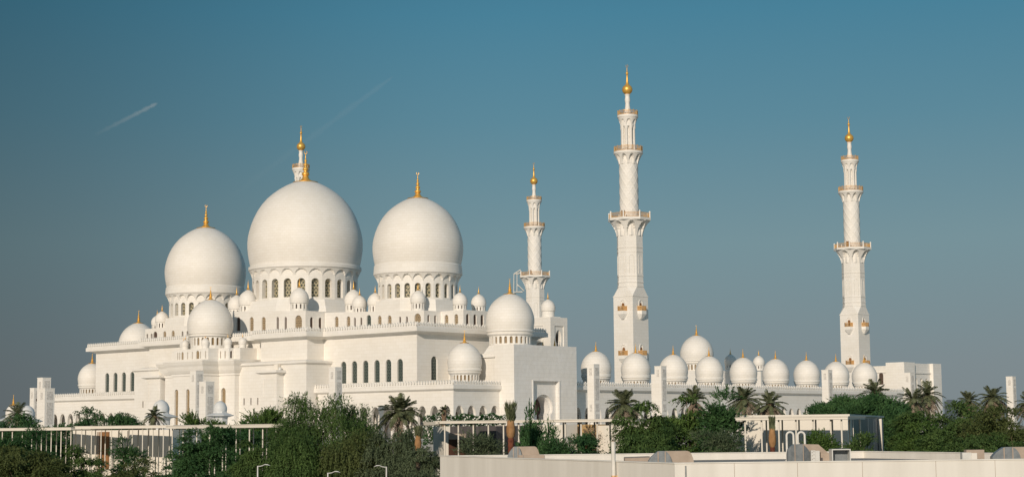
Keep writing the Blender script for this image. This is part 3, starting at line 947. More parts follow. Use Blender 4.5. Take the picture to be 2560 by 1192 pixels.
def minaret(label):
    r = root('minaret', label, 'minaret', 'four tall minarets round the courtyard')
    # square base with chamfered shoulders up to the octagon
    hs = 3.5
    ra = 3.52 / math.cos(math.pi / 8)
    m = MB()
    sq = [(-hs, -hs), (hs, -hs), (hs, hs), (-hs, hs)]
    m.prism(sq, PZ, 47.2, bottom=False, top=False)
    m.prism([(x * 1.03, y * 1.03) for x, y in sq], 47.2, 47.45)
    m.obj('square_base', 'stone', r)
    m = MB()
    octo = [(ra * math.cos(math.pi / 8 + k * math.pi / 4), ra * math.sin(math.pi / 8 + k * math.pi / 4)) for k in range(8)]
    s = 3.52
    q = hs
    # shoulders: square corners fold up into the octagon's diagonal sides
    V = [(q, -q, 47.4), (q, q, 47.4), (-q, q, 47.4), (-q, -q, 47.4)]
    o8 = [(x, y, 50.0) for x, y in octo]
    m.add(V + o8, [(0, 1, 4, 11), (1, 2, 6, 5), (2, 3, 8, 7), (3, 0, 10, 9), (1, 5, 4), (2, 7, 6), (3, 9, 8), (0, 11, 10)])
    m.obj('shoulder', 'stone', r)
    m = MB()
    m.prism(octo, 49.95, 66, bottom=False, top=False)
    for za, zb, k in ((50.0, 50.35, 1.035), (51.2, 51.5, 1.035), (53.0, 53.25, 1.03), (59.9, 60.15, 1.03), (61.1, 61.35, 1.03)):
        m.prism([(x * k, y * k) for x, y in octo], za, zb)
    # blind arched panels, as slim raised frames
    for k in range(8):
        a = k * math.pi / 4
        rr = 3.53
        d = Vector((-math.sin(a), math.cos(a)))
        c = Vector((rr * math.cos(a), rr * math.sin(a)))
        pts = [(x, z) for x, z in outline('round', 1.35, 53.6, 58.4)]
        pts = pts[1:] + [pts[0]]
        m.tube([(c.x + d.x * x, c.y + d.y * x, z) for x, z in pts], 0.09, 4)
    m.obj('octagonal_shaft', 'stone', r)
    m = MB()
    corbel(m, 3.55, 5.5, 64.6, 69.0, 8, poly=8)
    k8 = 1 / math.cos(math.pi / 8)
    m.prism([(5.85 * k8 * math.cos(math.pi / 8 + k * math.pi / 4), 5.85 * k8 * math.sin(math.pi / 8 + k * math.pi / 4)) for k in range(8)], 69.0, 69.7)
    d1 = m.obj('balcony', 'stone', r, True, 25)
    m = MB(); railing(m, 5.6 * k8, 69.7, 1.45, 8); m.obj('railing', 'bronze', d1)
    m = MB()
    m.lathe([(0.24, 69.7), (0.22, 71.1), (0.30, 71.2), (0.22, 71.5), (0, 71.7)], 8)
    cpm = m.mesh('corner_post', 'stone')
    for k in range(8):
        a = math.pi / 8 + k * math.pi / 4
        link('corner_post', cpm, d1).location = (5.6 * k8 * math.cos(a), 5.6 * k8 * math.sin(a), 0)
    # round shaft with a diamond of raised spiral ribs
    m = MB()
    N, J = 112, 70
    z0, z1, r0 = 69.7, 85.7, 2.66
    vs, fs = [], []
    for j in range(J + 1):
        t = j / J
        z = z0 + (z1 - z0) * t
        for i in range(N):
            a = 2 * math.pi * i / N
            p = 8 * a / (2 * math.pi)
            q1 = (p + t * 5.2) % 1.0
            q2 = (p - t * 5.2) % 1.0
            w = max(max(0, 1 - abs(q1 - 0.5) / 0.13), 0.55 * max(0, 1 - abs(q2 - 0.5) / 0.13))
            rr = r0 + 0.11 * min(1, w * 1.3)
            vs.append((rr * math.cos(a), rr * math.sin(a), z))
    for j in range(J):
        for i in range(N):
            i2 = (i + 1) % N
            fs.append((j * N + i, j * N + i2, (j + 1) * N + i2, (j + 1) * N + i))
    m.add(vs, fs)
    rs = m.obj('round_shaft', 'stone', r, True, 40)
    m = MB(); m.box(-0.55, 0.55, -2.98, -2.5, 69.7, 71.9); m.obj('door', 'door', rs)
    m = MB(); corbel(m, 2.72, 4.1, 85.4, 88.4, 10, top=0.88)
    m.lathe([(4.1, 88.4), (4.22, 88.42), (4.22, 89.05), (1.0, 89.06)], 48)
    d2 = m.obj('balcony', 'stone', r, True, 25)
    m = MB(); railing(m, 4.05, 89.06, 1.45, 16); m.obj('railing', 'bronze', d2)
    # pavilion of eight slim columns round a core
    m = MB()
    m.lathe([(1.45, 89.06), (1.45, 96.6)], 24)
    for k in range(8):
        a = 2 * math.pi * (k + 0.5) / 8
        m.lathe([(0.5, 89.06), (0.42, 90.2), (0.40, 95.4), (0.55, 95.9), (0.6, 96.5)], 10, 1.72 * math.cos(a), 1.72 * math.sin(a))
    m.obj('column_pavilion', 'stone', r, True, 30)
    m = MB(); corbel(m, 2.05, 2.9, 96.4, 99.0, 8, top=0.75)
    m.lathe([(2.0, 96.3), (2.1, 96.42)], 32)
    m.lathe([(2.9, 99.0), (3.02, 99.02), (3.02, 99.65), (0.6, 99.67)], 40)
    d3 = m.obj('balcony', 'stone', r, True, 25)
    m = MB(); railing(m, 2.88, 99.67, 1.3, 12); m.obj('railing', 'bronze', d3)
    m = MB()
    m.lathe([(1.25, 99.67), (1.05, 100.6), (0.82, 101.6), (0.66, 102.6), (0.62, 103.2), (0.74, 103.8), (0.80, 104.3), (0.70, 104.9), (0.66, 105.3), (0.78, 105.7), (0.84, 105.85), (0, 105.9)], 24)
    m.obj('lantern', 'stone', r, True, 50)
    m = MB()
    prof = [(0.0, 105.85), (0.5, 105.88)] + [(1.5 * math.cos(a), 107.25 + 1.45 * math.sin(a)) for a in [R_(-70 + 10 * k) for k in range(14)]]
    prof += [(0.52, 108.75), (0.36, 109.4), (0.28, 110.4), (0.22, 111.5)] + [(0.42 * math.cos(a), 112.0 + 0.45 * math.sin(a)) for a in [R_(-50 + 25 * k) for k in range(5)]] + [(0.16, 112.6), (0.08, 113.6), (0.0, 113.9)]
    m.lathe(prof, 28)
    m.tube([(0.38 * math.cos(a), 0, 114.2 + 0.38 * math.sin(a)) for a in [R_(120 + k * 30) for k in range(11)]], 0.07, 5)
    m.obj('gold_ball', 'gold', r, True, 60)
    # two rows of small balconies on the square base
    for zf in (42.2, 29.6):
        for k in range(4):
            a = -math.pi / 2 + k * math.pi / 2
            Mx = Matrix.Translation((3.5 * math.cos(a), 3.5 * math.sin(a), zf)) @ Matrix.Rotation(a + math.pi / 2, 4, 'Z')
            m = MB()
            hexp = [(1.45, 0.0), (1.0, -1.3), (-1.0, -1.3), (-1.45, 0.0)][::-1]
            m.prism(hexp, 0, 0.95)
            m.prism([(x * 0.35, y * 0.35) for x, y in hexp], -1.4, 0, hexp)
            ob = m.obj('window_balcony', 'stone', r)
            ob.matrix_local = Mx
            m = MB()
            pts = [(1.38, -0.05), (0.96, -1.22), (-0.96, -1.22), (-1.38, -0.05)]
            for (xa, ya), (xb, yb) in zip(pts, pts[1:]):
                for zz in (1.0, 1.5, 2.25):
                    m.tube([(xa, ya, zz), (xb, yb, zz)], 0.07, 4)
                for i in range(7):
                    t = i / 6
                    px, py = xa + (xb - xa) * t, ya + (yb - ya) * t
                    m.box(px - 0.06, px + 0.06, py - 0.06, py + 0.06, 0.95, 2.35 if i in (0, 6) else 2.2)
            m.obj('railing', 'bronze', ob)
            m = MB()
            op = outline('round', 0.95, 0.95, 2.75)
            n = len(op)
            m.add([(x, -0.06, z) for x, z in op] + [(x, 0.02, z) for x, z in op], [tuple(range(n))] + [(i, n + i, n + (i + 1) % n, (i + 1) % n) for i in range(n)])
            m.obj('door', 'door', ob)
            m = MB()
            fr = outline('round', 1.55, 0.95, 3.25); fr = fr[1:] + [fr[0]]
            m.tube([(x, -0.08, z) for x, z in fr], 0.12, 4)
            m.obj('door_frame', 'stone', ob)
    return r

mA = minaret('nearest and tallest looking white minaret, rising behind the first courtyard domes')
MIN = [mA]
for (u, v), lb in (((0, 120.5), 'slim white minaret at the far right end of the courtyard domes'),
                   ((-143.3, 120.5), 'smaller distant white minaret with a maintenance frame on its lowest balcony'),
                   ((-143.3, 0), 'minaret hidden behind the largest dome, only its gold ball and top balcony showing')):
    c = copy_tree(mA)
    p = W(u, v)
    c.location = (p.x, p.y, 0)
    c['label'] = lb
    MIN.append(c)
# white maintenance frame hung on the third minaret's balcony
p = W(-143.3, 120.5)
g = thing('maintenance_frame', 'white steel maintenance frame hanging off the lowest balcony of the distant minaret', 'frame', (p.x, p.y, 0))
m = MB()
for y in (-1.2, 1.2):
    for seg in ([(-4.2, y, 70.9), (-8.2, y, 70.6)], [(-8.2, y, 70.6), (-8.4, y, 62.2)], [(-7.0, y, 70.7), (-7.1, y, 63.4)], [(-8.4, y, 63.4), (-5.0, y, 63.6)], [(-7.0, y, 66.5), (-4.3, y, 63.8)], [(-8.2, y, 70.6), (-5.6, y, 72.2)]):
        m.tube(seg, 0.16, 5)
for z in (62.4, 64.5, 66.5, 68.5, 70.5):
    m.tube([(-8.3, -1.2, z), (-8.3, 1.2, z)], 0.12, 5)
    m.tube([(-8.3, -1.2, z), (-7.05, 1.2, z)], 0.08, 5)
m.obj('truss', 'whitepipe', g)
m = MB(); m.box(-8.0, -4.9, -1.25, 1.25, 63.3, 63.5); m.obj('platform', 'whitepipe', g)

# ------------------------------------------------------------------ courtyard arcade on the right
arc = root('courtyard_arcade', 'long white courtyard arcade with a row of onion domes and crenellated parapet', 'arcade')
C1 = [(4, -46.0), (16.9, -46.0), (16.9, 121.0), (4, 121.0)]
av = [-44.0 + 4.13 * k for k in range(40)]
a1 = [(v + 46.0, 2.6, PZ + 0.02, 13.2, 'point', 2.4) for v in av]
m = MB(); block(m, C1, PZ, 20.0, {1: a1}, 0.8)
wall(m, (13.3, -45), (13.3, 120), PZ, 19.6, [(v + 45.0, 1.7, PZ + 0.02, 12.3, 'point', 2.0) for v in av[1:]], 0.5)
m.obj('wall', 'stone', arc)
m = MB(); cornice(m, C1, [(0.003, 19.6), (0.3, 19.75), (0.95, 20.12), (0.95, 20.92), (0.8, 21.05), (-0.6, 21.05)]); m.obj('cornice', 'stone', arc)
parapet(arc, offset(C1, 0.75), (0, 1), 21.0, 21.2, 22.25, 0.95)
for k in range(9):
    v = -30.4 + 17.02 * k
    mid_dome(arc, 12, v, 4.1, 26.1, 23.65, 22.75, 21.2, 20.9, 3.5, 2.6, False)
# second row hidden behind, of which the first dome peeps out
mid_dome(arc, -5.0, -30.4 - 2.0, 4.1, 27.3, 24.85, 23.9, 22.2, 21.0, 3.5, 2.6, False)
m = MB(); m.prism([(-10, -38), (3.9, -38), (3.9, -20), (-10, -20)], PZ, 21.05, bottom=False); m.obj('wall', 'stone', arc)

mid_dome(arc, 4.4, -38.4, 4.1, 27.1, 24.65, 23.75, 22.2, 20.9, 3.5, 2.6, False)
# far main gate across the courtyard
fg = root('far_gate', 'white gate with one larger dome and small turrets rising beyond the courtyard domes', 'gate building')
m = MB(); m.prism([(-79, 121), (-64, 121), (-64, 140), (-79, 140)], PZ, 30.6, bottom=False); m.obj('wall', 'stone', fg)
mid_dome(fg, -71.65, 128.6, 6.15, 37.0, 34.0, 32.9, 31.0, 30.4, 5.2, 3.8, False, 0, (6.6, 30.55))
for u, v in ((-60, 133.2), (-60, 151.3)):
    m = MB(); m.prism([(u - 2.3, v - 2.3), (u + 2.3, v - 2.3), (u + 2.3, v + 2.3), (u - 2.3, v + 2.3)], PZ, 30.6, bottom=False)
    m.obj('turret', 'stone', fg)
    cupola(fg, u, v, 33.9, 2.25, 1.9, True)

# block building at the far right end
rb = root('end_building', 'plain white block building with three blind arches to the right of the arcade', 'building')
m = MB()
m.prism([(-4, 129.5), (6.9, 129.5), (6.9, 150), (-4, 150)], PZ, 30.2, bottom=False)
m.prism([(6.9, 128), (13.83, 128), (13.83, 135.1), (6.9, 135.1)], PZ, 31.2, bottom=False)
wall(m, (12.6, 135.1), (12.6, 147.4), PZ, 31.0, [(2.6 + 3.6 * k, 1.7, 12.0, 25.2, 'round') for k in range(3)], 0.6)
m.add([(2, 135.1, 31.0), (12.6, 135.1, 31.0), (12.6, 147.4, 31.0), (2, 147.4, 31.0)], [(0, 1, 2, 3)])
m.add([(12.0, 135.1, PZ), (12.0, 147.4, PZ), (12.0, 147.4, 31.0), (12.0, 135.1, 31.0)], [(0, 1, 2, 3)])
m.box(12.3, 12.95, 135.1, 147.35, 27.6, 28.1)
m.prism([(5, 147.4), (13.83, 147.4), (13.83, 153), (5, 153)], PZ, 31.1, bottom=False)
m.box(-3.9, 6.9, 129.2, 129.6, 27.9, 28.25)
m.obj('wall', 'stone', rb)
m = MB(); o1 = outline('round', 1.5, 0, 3.2)
m.add([(4.2 + x, 129.4, 24.0 + z) for x, z in o1], [tuple(range(len(o1)))])
m.add([(4.2 + x, 129.48, 24.0 + z) for x, z in o1], [tuple(range(len(o1)))])
m.obj('window', 'dark', rb)

# ------------------------------------------------------------------ lighting pylons
def pylon(u, v, top, label, w=2.2, low=None):
    t = root('pylon', label, 'pylon', 'square white light pylons round the mosque')
    p = W(u, v)
    t.location = (p.x, p.y, PZ)
    m = MB(); h = w / 2; H_ = top - PZ
    m.prism([(-h, -h), (h, -h), (h, h), (-h, h)], 0, H_, bottom=False)
    m.prism([(-h * 1.04, -h * 1.04), (h * 1.04, -h * 1.04), (h * 1.04, h * 1.04), (-h * 1.04, h * 1.04)], H_, H_ + 0.18)
    m.obj('shaft', 'stone', t)
    for face in (0, 1):
        zz = H_ - 0.7
        specs = ((0.36, 1.9, 0.25), (0.46, 0, 0), (0.36, 1.7, 0)) if face == 0 else ((0.62, 2.1, 0.2), (0.62, 5.6, 0.5), (0.62, 1.8, 0.5), (0.62, 5.4, 0.5))
        if face == 0:
            spots = [(zz - 0.2, 1.7, 0.36), (zz - 9.2, 1.7, 0.36)]
        else:
            spots = [(zz, 2.0, 0.62), (zz - 2.7, 5.4, 0.62), (zz - 8.9, 2.0, 0.62), (zz - 11.6, 4.8, 0.62)]
        for z1, hh, ww in spots:
            if z1 - hh < 0.3: continue
            m = MB()
            a = ww * h
            if face == 0: m.box(-a, a, -h - 0.05, -h + 0.02, z1 - hh, z1)
            else: m.box(h - 0.02, h + 0.05, -a, a, z1 - hh, z1)
            m.obj('carved_panel', 'panel', t)
    if low:
        m = MB(); x0, x1, y0, y1, z1 = low
        m.prism([(x0, y0), (x1, y0), (x1, y1), (x0, y1)], 0, z1 - PZ, bottom=False); m.obj('low_shaft', 'stone', t)
    return t
pylon(28.48, -51.45, 26.0, 'square pylon just right of the keyhole gate, standing before the first courtyard dome')
pylon(31.75, -28.07, 25.9, 'square pylon with a lower step on its left, standing between two courtyard domes', low=(-2.4, -1.2, -0.9, 0.9, 24.0))
pylon(39.25, 39.96, 26.0, 'square pylon before the far courtyard domes, next to the wide dark tree')
pylon(46.34, 73.69, 25.6, 'square pylon standing in front of the end block building behind date palms')
pylon(57.03, 117.53, 24.9, 'lone square pylon at the right end of the skyline, behind palm fronds')
pylon(1.53, -113.88, 24.8, 'square pylon in front of the six tall windows of the hall')
pylon(-23.56, -132.2, 21.8, 'lower carved pylon in front of the stepped bay with the middle dome', 2.5)
pylon(-38.85, -123.46, 25.0, 'taller pylon half hidden behind the lower carved pylon of the stepped bay', 2.3)
pylon(-102.0, -128.8, 22.1, 'leftmost square pylon, lower, with a dark pierced strip on its side', 2.0)
pylon(-91.3, -133.0, 24.5, 'tallest of the clustered pylons at the left end of the hall', 2.5)
pylon(-73.55, -143.6, 21.2, 'broad front pylon of the cluster at the left end of the hall', 2.8)
# dark pierced strip between the left pylons
m = MB()
for k, (z0, z1, w) in enumerate(((17.0, 21.0, 0.42), (14.6, 16.6, 0.42), (13.2, 14.2, 0.55), (9.6, 12.9, 0.42), (8.3, 9.2, 0.5))):
    n = 12
    m.add([(1.02, w * math.cos(2 * math.pi * i / n), (z0 + z1) / 2 - PZ + (z1 - z0) / 2 * math.sin(2 * math.pi * i / n)) for i in range(n)] +
          [(0.9, w * math.cos(2 * math.pi * i / n), (z0 + z1) / 2 - PZ + (z1 - z0) / 2 * math.sin(2 * math.pi * i / n)) for i in range(n)],
          [tuple(range(n))] + [(i, n + i, n + (i + 1) % n, (i + 1) % n) for i in range(n)])
for t in [o for o in COL.objects if o.name.startswith('pylon') and o.get('label', '').startswith('leftmost')]:
    m.obj('pierced_strip', 'dark', t)

# ------------------------------------------------------------------ placing by depth
def at(px, d, z=0.0):
    """ground point that stands d metres out in the direction of image column px"""
    return Vector(((px - 1284.3) / FPX * d, d * 1.0059, z))
def zof(px, py, d):
    hor = 1073.3 - 0.00895 * (px - 1280)
    return EYE + (hor - py) * d / FPX

# domed garden kiosks
for px, py, d, R, lb in ((402, 1022, 340, 1.62, 'grey domed kiosk with a wide eave behind a small palm'),
                         (550, 1021, 360, 1.42, 'grey domed kiosk right of the carved pylon, half sunk behind the hedge'),
                         (67.5, 1034, 330, 1.42, 'grey domed kiosk left of the pylon cluster'),
                         (32, 1032, 345, 1.5, 'white domed kiosk with gold finial behind palm fronds at the left edge')):
    p = at(px, d)
    t = thing('garden_kiosk', lb, 'kiosk', (p.x, p.y, PZ), -TH, 'domed garden kiosks')
    zc = zof(px, py, d) - PZ
    m = MB(); m.lathe([(r * R, zc + z * R) for r, z in DOME[1:]], 40); m.obj('dome', 'kiosk' if 'grey' in lb else 'dome', t, True)
    zb = zc - 0.418 * R
    m = MB()
    a0 = math.pi / 8
    m.lathe([(R * 0.99, zb + 0.02), (R * 1.0, zb - 0.25), (R * 2.05, zb - 0.75), (R * 2.05, zb - 0.85), (R * 1.2, zb - 1.15), (R * 1.1, zb - 1.6)], 8, a0=a0)
    m.obj('eave', 'kiosk', t)
    m = MB()
    m.lathe([(R * 1.1, zb - 1.5), (R * 1.1, 0)], 8, a0=a0)
    m.obj('wall', 'kiosk', t)
    if 'gold' in lb: finial(t, 0, 0, zc + 1.05 * R, 2.0)

# ------------------------------------------------------------------ far tower on the horizon
p = at(2378, 3000)
t = thing('far_tower', 'dark glass tower block tiny on the far horizon', 'tower', (p.x, p.y, 0), 0.5)
m = MB(); m.box(-7.5, 7.5, -7, 7, 0, 52); m.box(-5, 3, -4, 4, 52, 54.5); m.box(7.5, 10, -5, 5, 0, 44); m.obj('wall', 'tower', t)

# ------------------------------------------------------------------ covered walkways on slender posts
ZC = 10.78
def walkway(label, pxs, d0, d1, depth, px_wall=None, zc=ZC, th=0.34, wall_gap=6.0, post=0.065, wall_parts=()):
    a, b = at(pxs[0], d0), at(pxs[-1], d1)
    base = (a + b) / 2
    t = thing('covered_walkway', label, 'walkway roof', (base.x, base.y, 0), 0, 'flat roofed walkways on slender posts')
    dr = (b - a).normalized(); nb = Vector((-dr.y, dr.x, 0))
    A, Bv = a - base - dr * 0.6, b - base + dr * 0.6
    m = MB()
    q = [A - nb * 0.5, Bv - nb * 0.5, Bv + nb * (depth + 0.4), A + nb * (depth + 0.4)]
    m.prism([(p.x, p.y) for p in q], zc - th, zc - 0.06)
    q = [A - nb * 0.56 - dr * 0.05, Bv - nb * 0.56 + dr * 0.05, Bv + nb * (depth + 0.45) + dr * 0.05, A + nb * (depth + 0.45) - dr * 0.05]
    m.prism([(p.x, p.y) for p in q], zc - 0.06, zc)
    m.obj('roof', 'cream', t)
    pm = MB(); pm.lathe([(post, 0), (post, zc - th)], 10); pme = pm.mesh('post', 'cream', True)
    for px in pxs:
        s = (px - pxs[0]) / (pxs[-1] - pxs[0])
        # intersect the column's direction with the line a-b
        x, y = (px - 1284.3) / FPX, 1.0059
        den = x * dr.y - y * dr.x
        tt = (a.x * dr.y - a.y * dr.x) / den
        P = Vector((x * tt, y * tt, 0)) - base
        o = link('post', pme, t); o.location = P
        o = link('post', pme, t); o.location = P + nb * depth + dr * 0.28
    return t, a, b, dr, nb, base

WK1, a, b, dr, nb, bs = walkway('far left walkway with sparse posts, mostly behind dark bushes', [-20, 6, 31, 56, 80, 104, 128.4, 153, 177.7], 224, 214, 5.0)
WK2, a2_, b2_, dr2, nb2, bs2 = walkway('left walkway with close set posts in front of a cream wall', [204, 229, 253, 278.7, 304, 331, 356.8, 382.6, 408.7, 431], 213, 205, 6.0, zc=ZC + 0.12)
WK3, *_ = walkway('middle left walkway behind the dark green bush and weeping tree', [431, 458, 492, 524.6, 557, 590.7, 623.8, 657, 690, 723, 756], 190, 168, 5.0)
WK4, a4_, b4_, dr4, nb4, bs4 = walkway('central walkway in front of pale walls and a dark shuttered pavilion', [1112, 1146, 1183.5, 1221, 1259, 1297, 1335, 1376, 1413.6, 1453, 1493, 1533, 1573], 147, 137, 4.0, th=0.22)
WK5, a5_, b5_, dr5, nb5, bs5 = walkway('right walkway in front of the glass sided pavilion', [1863, 1904, 1947, 1990, 2032.7, 2077, 2104], 134.5, 131.5, 5.0, th=0.22)
# the short return at the left end of the central walkway
m = MB()
A = at(1112, 147) - bs4
m.prism([(A.x - 0.5, A.y - 0.5), (A.x + 0.3, A.y + 3), (A.x - 1.3, A.y + 7.3), (A.x - 2.4, A.y + 7.5), (A.x - 2.3, A.y + 6.4)], ZC - 0.33, ZC - 0.05)
m.obj('roof_return', 'cream', WK4)

# pavilions and garden walls behind the walkways
def panel_run(name, label, cat, px0, px1, d0, d1, z1, parts, mat='cream', th=0.4, back=6.0):
    a, b = at(px0, d0), at(px1, d1)
    t = thing(name, label, cat, tuple((a + b) / 2))
    base = (a + b) / 2
    dr = (b - a); L = dr.length; dr /= L
    nb = Vector((-dr.y, dr.x, 0))
    def box(mb, s0, s1, k0, k1, za, zb):
        q = [a - base + dr * s0 + nb * k0, a - base + dr * s1 + nb * k0, a - base + dr * s1 + nb * k1, a - base + dr * s0 + nb * k1]
        mb.prism([(p.x, p.y) for p in q], za, zb)
    m = MB(); box(m, 0, L, 0, back, 0, z1); m.obj('wall', mat, t)
    for nm, pa, pb, za, zb, mt in parts:
        s0, s1 = (pa - px0) / (px1 - px0) * L, (pb - px0) / (px1 - px0) * L
        m = MB(); box(m, s0, s1, -0.12, 0.05, za, zb); m.obj(nm, mt, t)
    return t
jl = lambda xs, z: [('joint', x - 0.5, x + 0.5, 0.5, z, 'roof') for x in xs]
panel_run('garden_wall', 'cream wall with a brown door behind the left walkway', 'wall', 182, 431, 226, 219, 10.4,
          [('door', 252, 276, 5.5, 10.2, 'door'), ('dark_niche', 245, 252, 3, 10.2, 'duct')] + jl((299, 322, 348, 373, 399), 10.3))
panel_run('garden_wall', 'plain cream wall glimpsed right of the weeping tree top left', 'wall', 690, 762, 182, 176, 10.5, [], back=1.0)
panel_run('pavilion', 'dark shuttered pavilion with a red wood screen under the central walkway', 'pavilion', 1112, 1240, 156, 152.5, 10.35,
          [('wood_screen', 1114, 1166, 2, 9.2, 'redwood'), ('wood_band', 1114, 1166, 9.2, 9.7, 'duct')], 'shutter')
panel_run('pavilion', 'pale side pavilion at the left end of the central walkway', 'pavilion', 1083, 1111, 160, 155.5, 10.35, [], 'cream', back=1.0)
panel_run('garden_wall', 'cream wall under the central walkway right of the wrapped palm', 'wall', 1240, 1408, 158, 153, 10.4, jl((1259, 1354, 1300), 10.3), back=2.0)
panel_run('garden_wall', 'tan painted wall panel under the central walkway', 'wall', 1412, 1480, 156, 154, 10.4, [('dark_niche', 1407, 1413, 3, 10.3, 'duct')], 'tanwall', back=2.0)
panel_run('garden_wall', 'cream wall behind the wide hedge tree at the end of the central walkway', 'wall', 1480, 1640, 155, 150, 10.3, [], back=2.0)
# right pavilion: cream front, glazed side in shade
a, b, c = at(1845, 143.4), at(2120, 140), at(2206, 169)
base = (a + b) / 2
t = thing('pavilion', 'right pavilion with a cream front and a blue glazed side with white fins', 'pavilion', tuple(base))
m = MB()
dv = c - b
q = [a - base, b - base, c - base, a - base + dv]
m.prism([(p.x, p.y) for p in q], 0, 10.85)
m.obj('wall', 'cream', t)
m = MB()
q2 = [(p.x, p.y) for p in offset([(p.x, p.y) for p in q], 0.15)] if False else offset([(p.x, p.y) for p in q], 0.18)
m.prism(q2, 10.85, 11.0); m.obj('roof_edge', 'cream', t)
dn = dv.normalized(); nn = Vector((dn.y, -dn.x, 0))
m = MB()
for s0, s1 in ((0.1, 0.97),):
    P0, P1 = b - base + dv * s0 + nn * 0.06, b - base + dv * s1 + nn * 0.06
    Q0, Q1 = P0 - nn * 0.1, P1 - nn * 0.1
    m.prism([(P0.x, P0.y), (P1.x, P1.y), (Q1.x, Q1.y), (Q0.x, Q0.y)], 3.0, 10.7)
m.obj('glazing', 'galv', t)
for s in (0.09, 0.26, 0.5, 0.66, 0.83, 0.97):
    m = MB()
    P = b - base + dv * s + nn * 0.1
    w = 0.8 if s == 0.83 else 0.10
    fd = 0.34 if s == 0.83 else 0.05
    q3 = [P - dn * w / 2, P - dn * w / 2 + nn * fd, P + dn * w / 2 + nn * fd, P + dn * w / 2]
    m.prism([(p.x, p.y) for p in q3], 0, 10.7)
    m.obj('fin', 'cream', t)

# ------------------------------------------------------------------ near white rooftop
K0, K1, K2 = at(1685, 88.4), at(1100, 121), at(2640, 91.0)
e1 = (K1 - K0); e2 = (K2 - K0)
base = K0.copy()
near = thing('white_building', 'flat roofed white building with parapet close to the camera at the lower right', 'building', (K0.x, K0.y, 0))
ZP = 8.22
K3 = K1 + e2 * 2.05 + Vector((0, 4, 0))
foot = [Vector((0, 0, 0)), e2 * 1.6, e2 * 1.6 + (K3 - K0 - e2 * 1.0) * 0 + e1, e1]
foot2 = [(0, 0), tuple((e2 * 1.5)[:2]), tuple((e2 * 1.5 + e1)[:2]), tuple(e1[:2])]
m = MB()
n = 4
inner = offset(foot2, -0.3)
for i in range(4):
    j = (i + 1) % 4
    m.prism([foot2[i], foot2[j], inner[j], inner[i]], 0, ZP)
m.obj('wall', 'plaster', near)
m = MB(); m.prism(inner, 7.0, 7.78, bottom=False); m.obj('roof', 'roof', near)
m = MB()
cap_o, cap_i = offset(foot2, 0.04), offset(foot2, -0.34)
for i in range(4):
    j = (i + 1) % 4
    m.prism([cap_o[i], cap_o[j], cap_i[j], cap_i[i]], ZP + 0.002, ZP + 0.06)
m.obj('coping', 'plaster', near)
d2n = e2.normalized(); nf = Vector((d2n.y, -d2n.x, 0))
for px in (1830, 1985, 2146, 2330, 2480):
    q = d2n * (e2.length * (px - 1685) / (2640 - 1685))
    m = MB(); a_, b_ = q - d2n * 0.012 + nf * 0.003, q + d2n * 0.012 + nf * 0.003
    m.add([(a_.x, a_.y, 2), (b_.x, b_.y, 2), (b_.x, b_.y, ZP - 0.01), (a_.x, a_.y, ZP - 0.01)], [(0, 1, 2, 3)])
    m.obj('joint', 'duct', near)
m = MB()
P = e2.normalized() * (e2.length * (1711 - 1685) / (2640 - 1685)) + nf * 0.03
m.tube([(P.x, P.y, 3), (P.x, P.y, ZP - 0.1)], 0.035, 6)
for z in (7.1,):
    m.box(P.x - 0.05, P.x + 0.05, P.y - 0.05, P.y + 0.05, z, z + 0.14)
m.obj('conduit', 'galv', near)

# white vent pipe fixed to the side wall
def on_side(px, k=0.0):
    x, y = (px - 1284.3) / FPX, 1.0059
    den = x * e1.y - y * e1.x
    tt = (K0.x * e1.y - K0.y * e1.x) / den
    nrm = Vector((-e1.y, e1.x, 0)).normalized()
    if nrm.x > 0: nrm = -nrm
    return Vector((x * tt, y * tt, 0)) + nrm * k
P = on_side(1540, 0.18)
t = thing('vent_pipe', 'tall white vent pipe strapped to the side wall of the near white building', 'pipe', (P.x, P.y, 0))
m = MB(); m.lathe([(0.115, 0), (0.115, 9.22)], 14); m.lathe([(0.125, 9.22), (0.125, 9.30), (0, 9.31)], 14); m.obj('tube', 'whitepipe', t, True, 40)
m = MB(); m.lathe([(0.14, 7.42), (0.14, 7.5)], 12); m.box(0, 0.25, -0.03, 0.03, 7.43, 7.49); m.obj('strap', 'bronze', t)
m = MB(); m.lathe([(0.1, 9.31), (0.1, 9.36), (0, 9.37)], 10); m.obj('cap', 'duct', t)

# rooftop air handling: hooded galvanised cowls with beige ducts
def cowl(px, d, w, h, L, label, name='roof_duct', half=True, rz=0.0, yz=0.0):
    p = at(px, d, 7.78)
    t = thing(name, label, 'roof duct', tuple(p), rz, 'hooded ducts on the near roof')
    return t
def elbow(t, x0, x1, y0, y1, h, name, mat, drop=0.6, mirror=False, curved=True):
    """a duct hood: rises from y0, flat on top, curves down towards x1"""
    m = MB()
    prof = [(0, 0), (0.0, h * 0.55), (0.28, h)] if not curved else [(0, 0)]
    if curved:
        prof = [(0.0, 0.0)] + [((x1 - x0) * 0.0 + (x1 - x0) * 0.34 * (1 - math.cos(a)), h * math.sin(a)) for a in [R_(20 * k) for k in range(1, 5)]]
        prof += [((x1 - x0) * (1 - 0.30 * (1 - math.cos(a))), h * math.sin(a)) for a in [R_(80 - 16 * k) for k in range(0, 6)]]
    prof = [(x0 + x, z) for x, z in prof]
    n = len(prof)
    m.add([(x, y0, z) for x, z in prof] + [(x, y1, z) for x, z in prof],
          [tuple(range(n - 1, -1, -1)), tuple(range(n, 2 * n))] + [(i, (i + 1) % n, n + (i + 1) % n, n + i) for i in range(n)])
    return m.obj(name, mat, t)

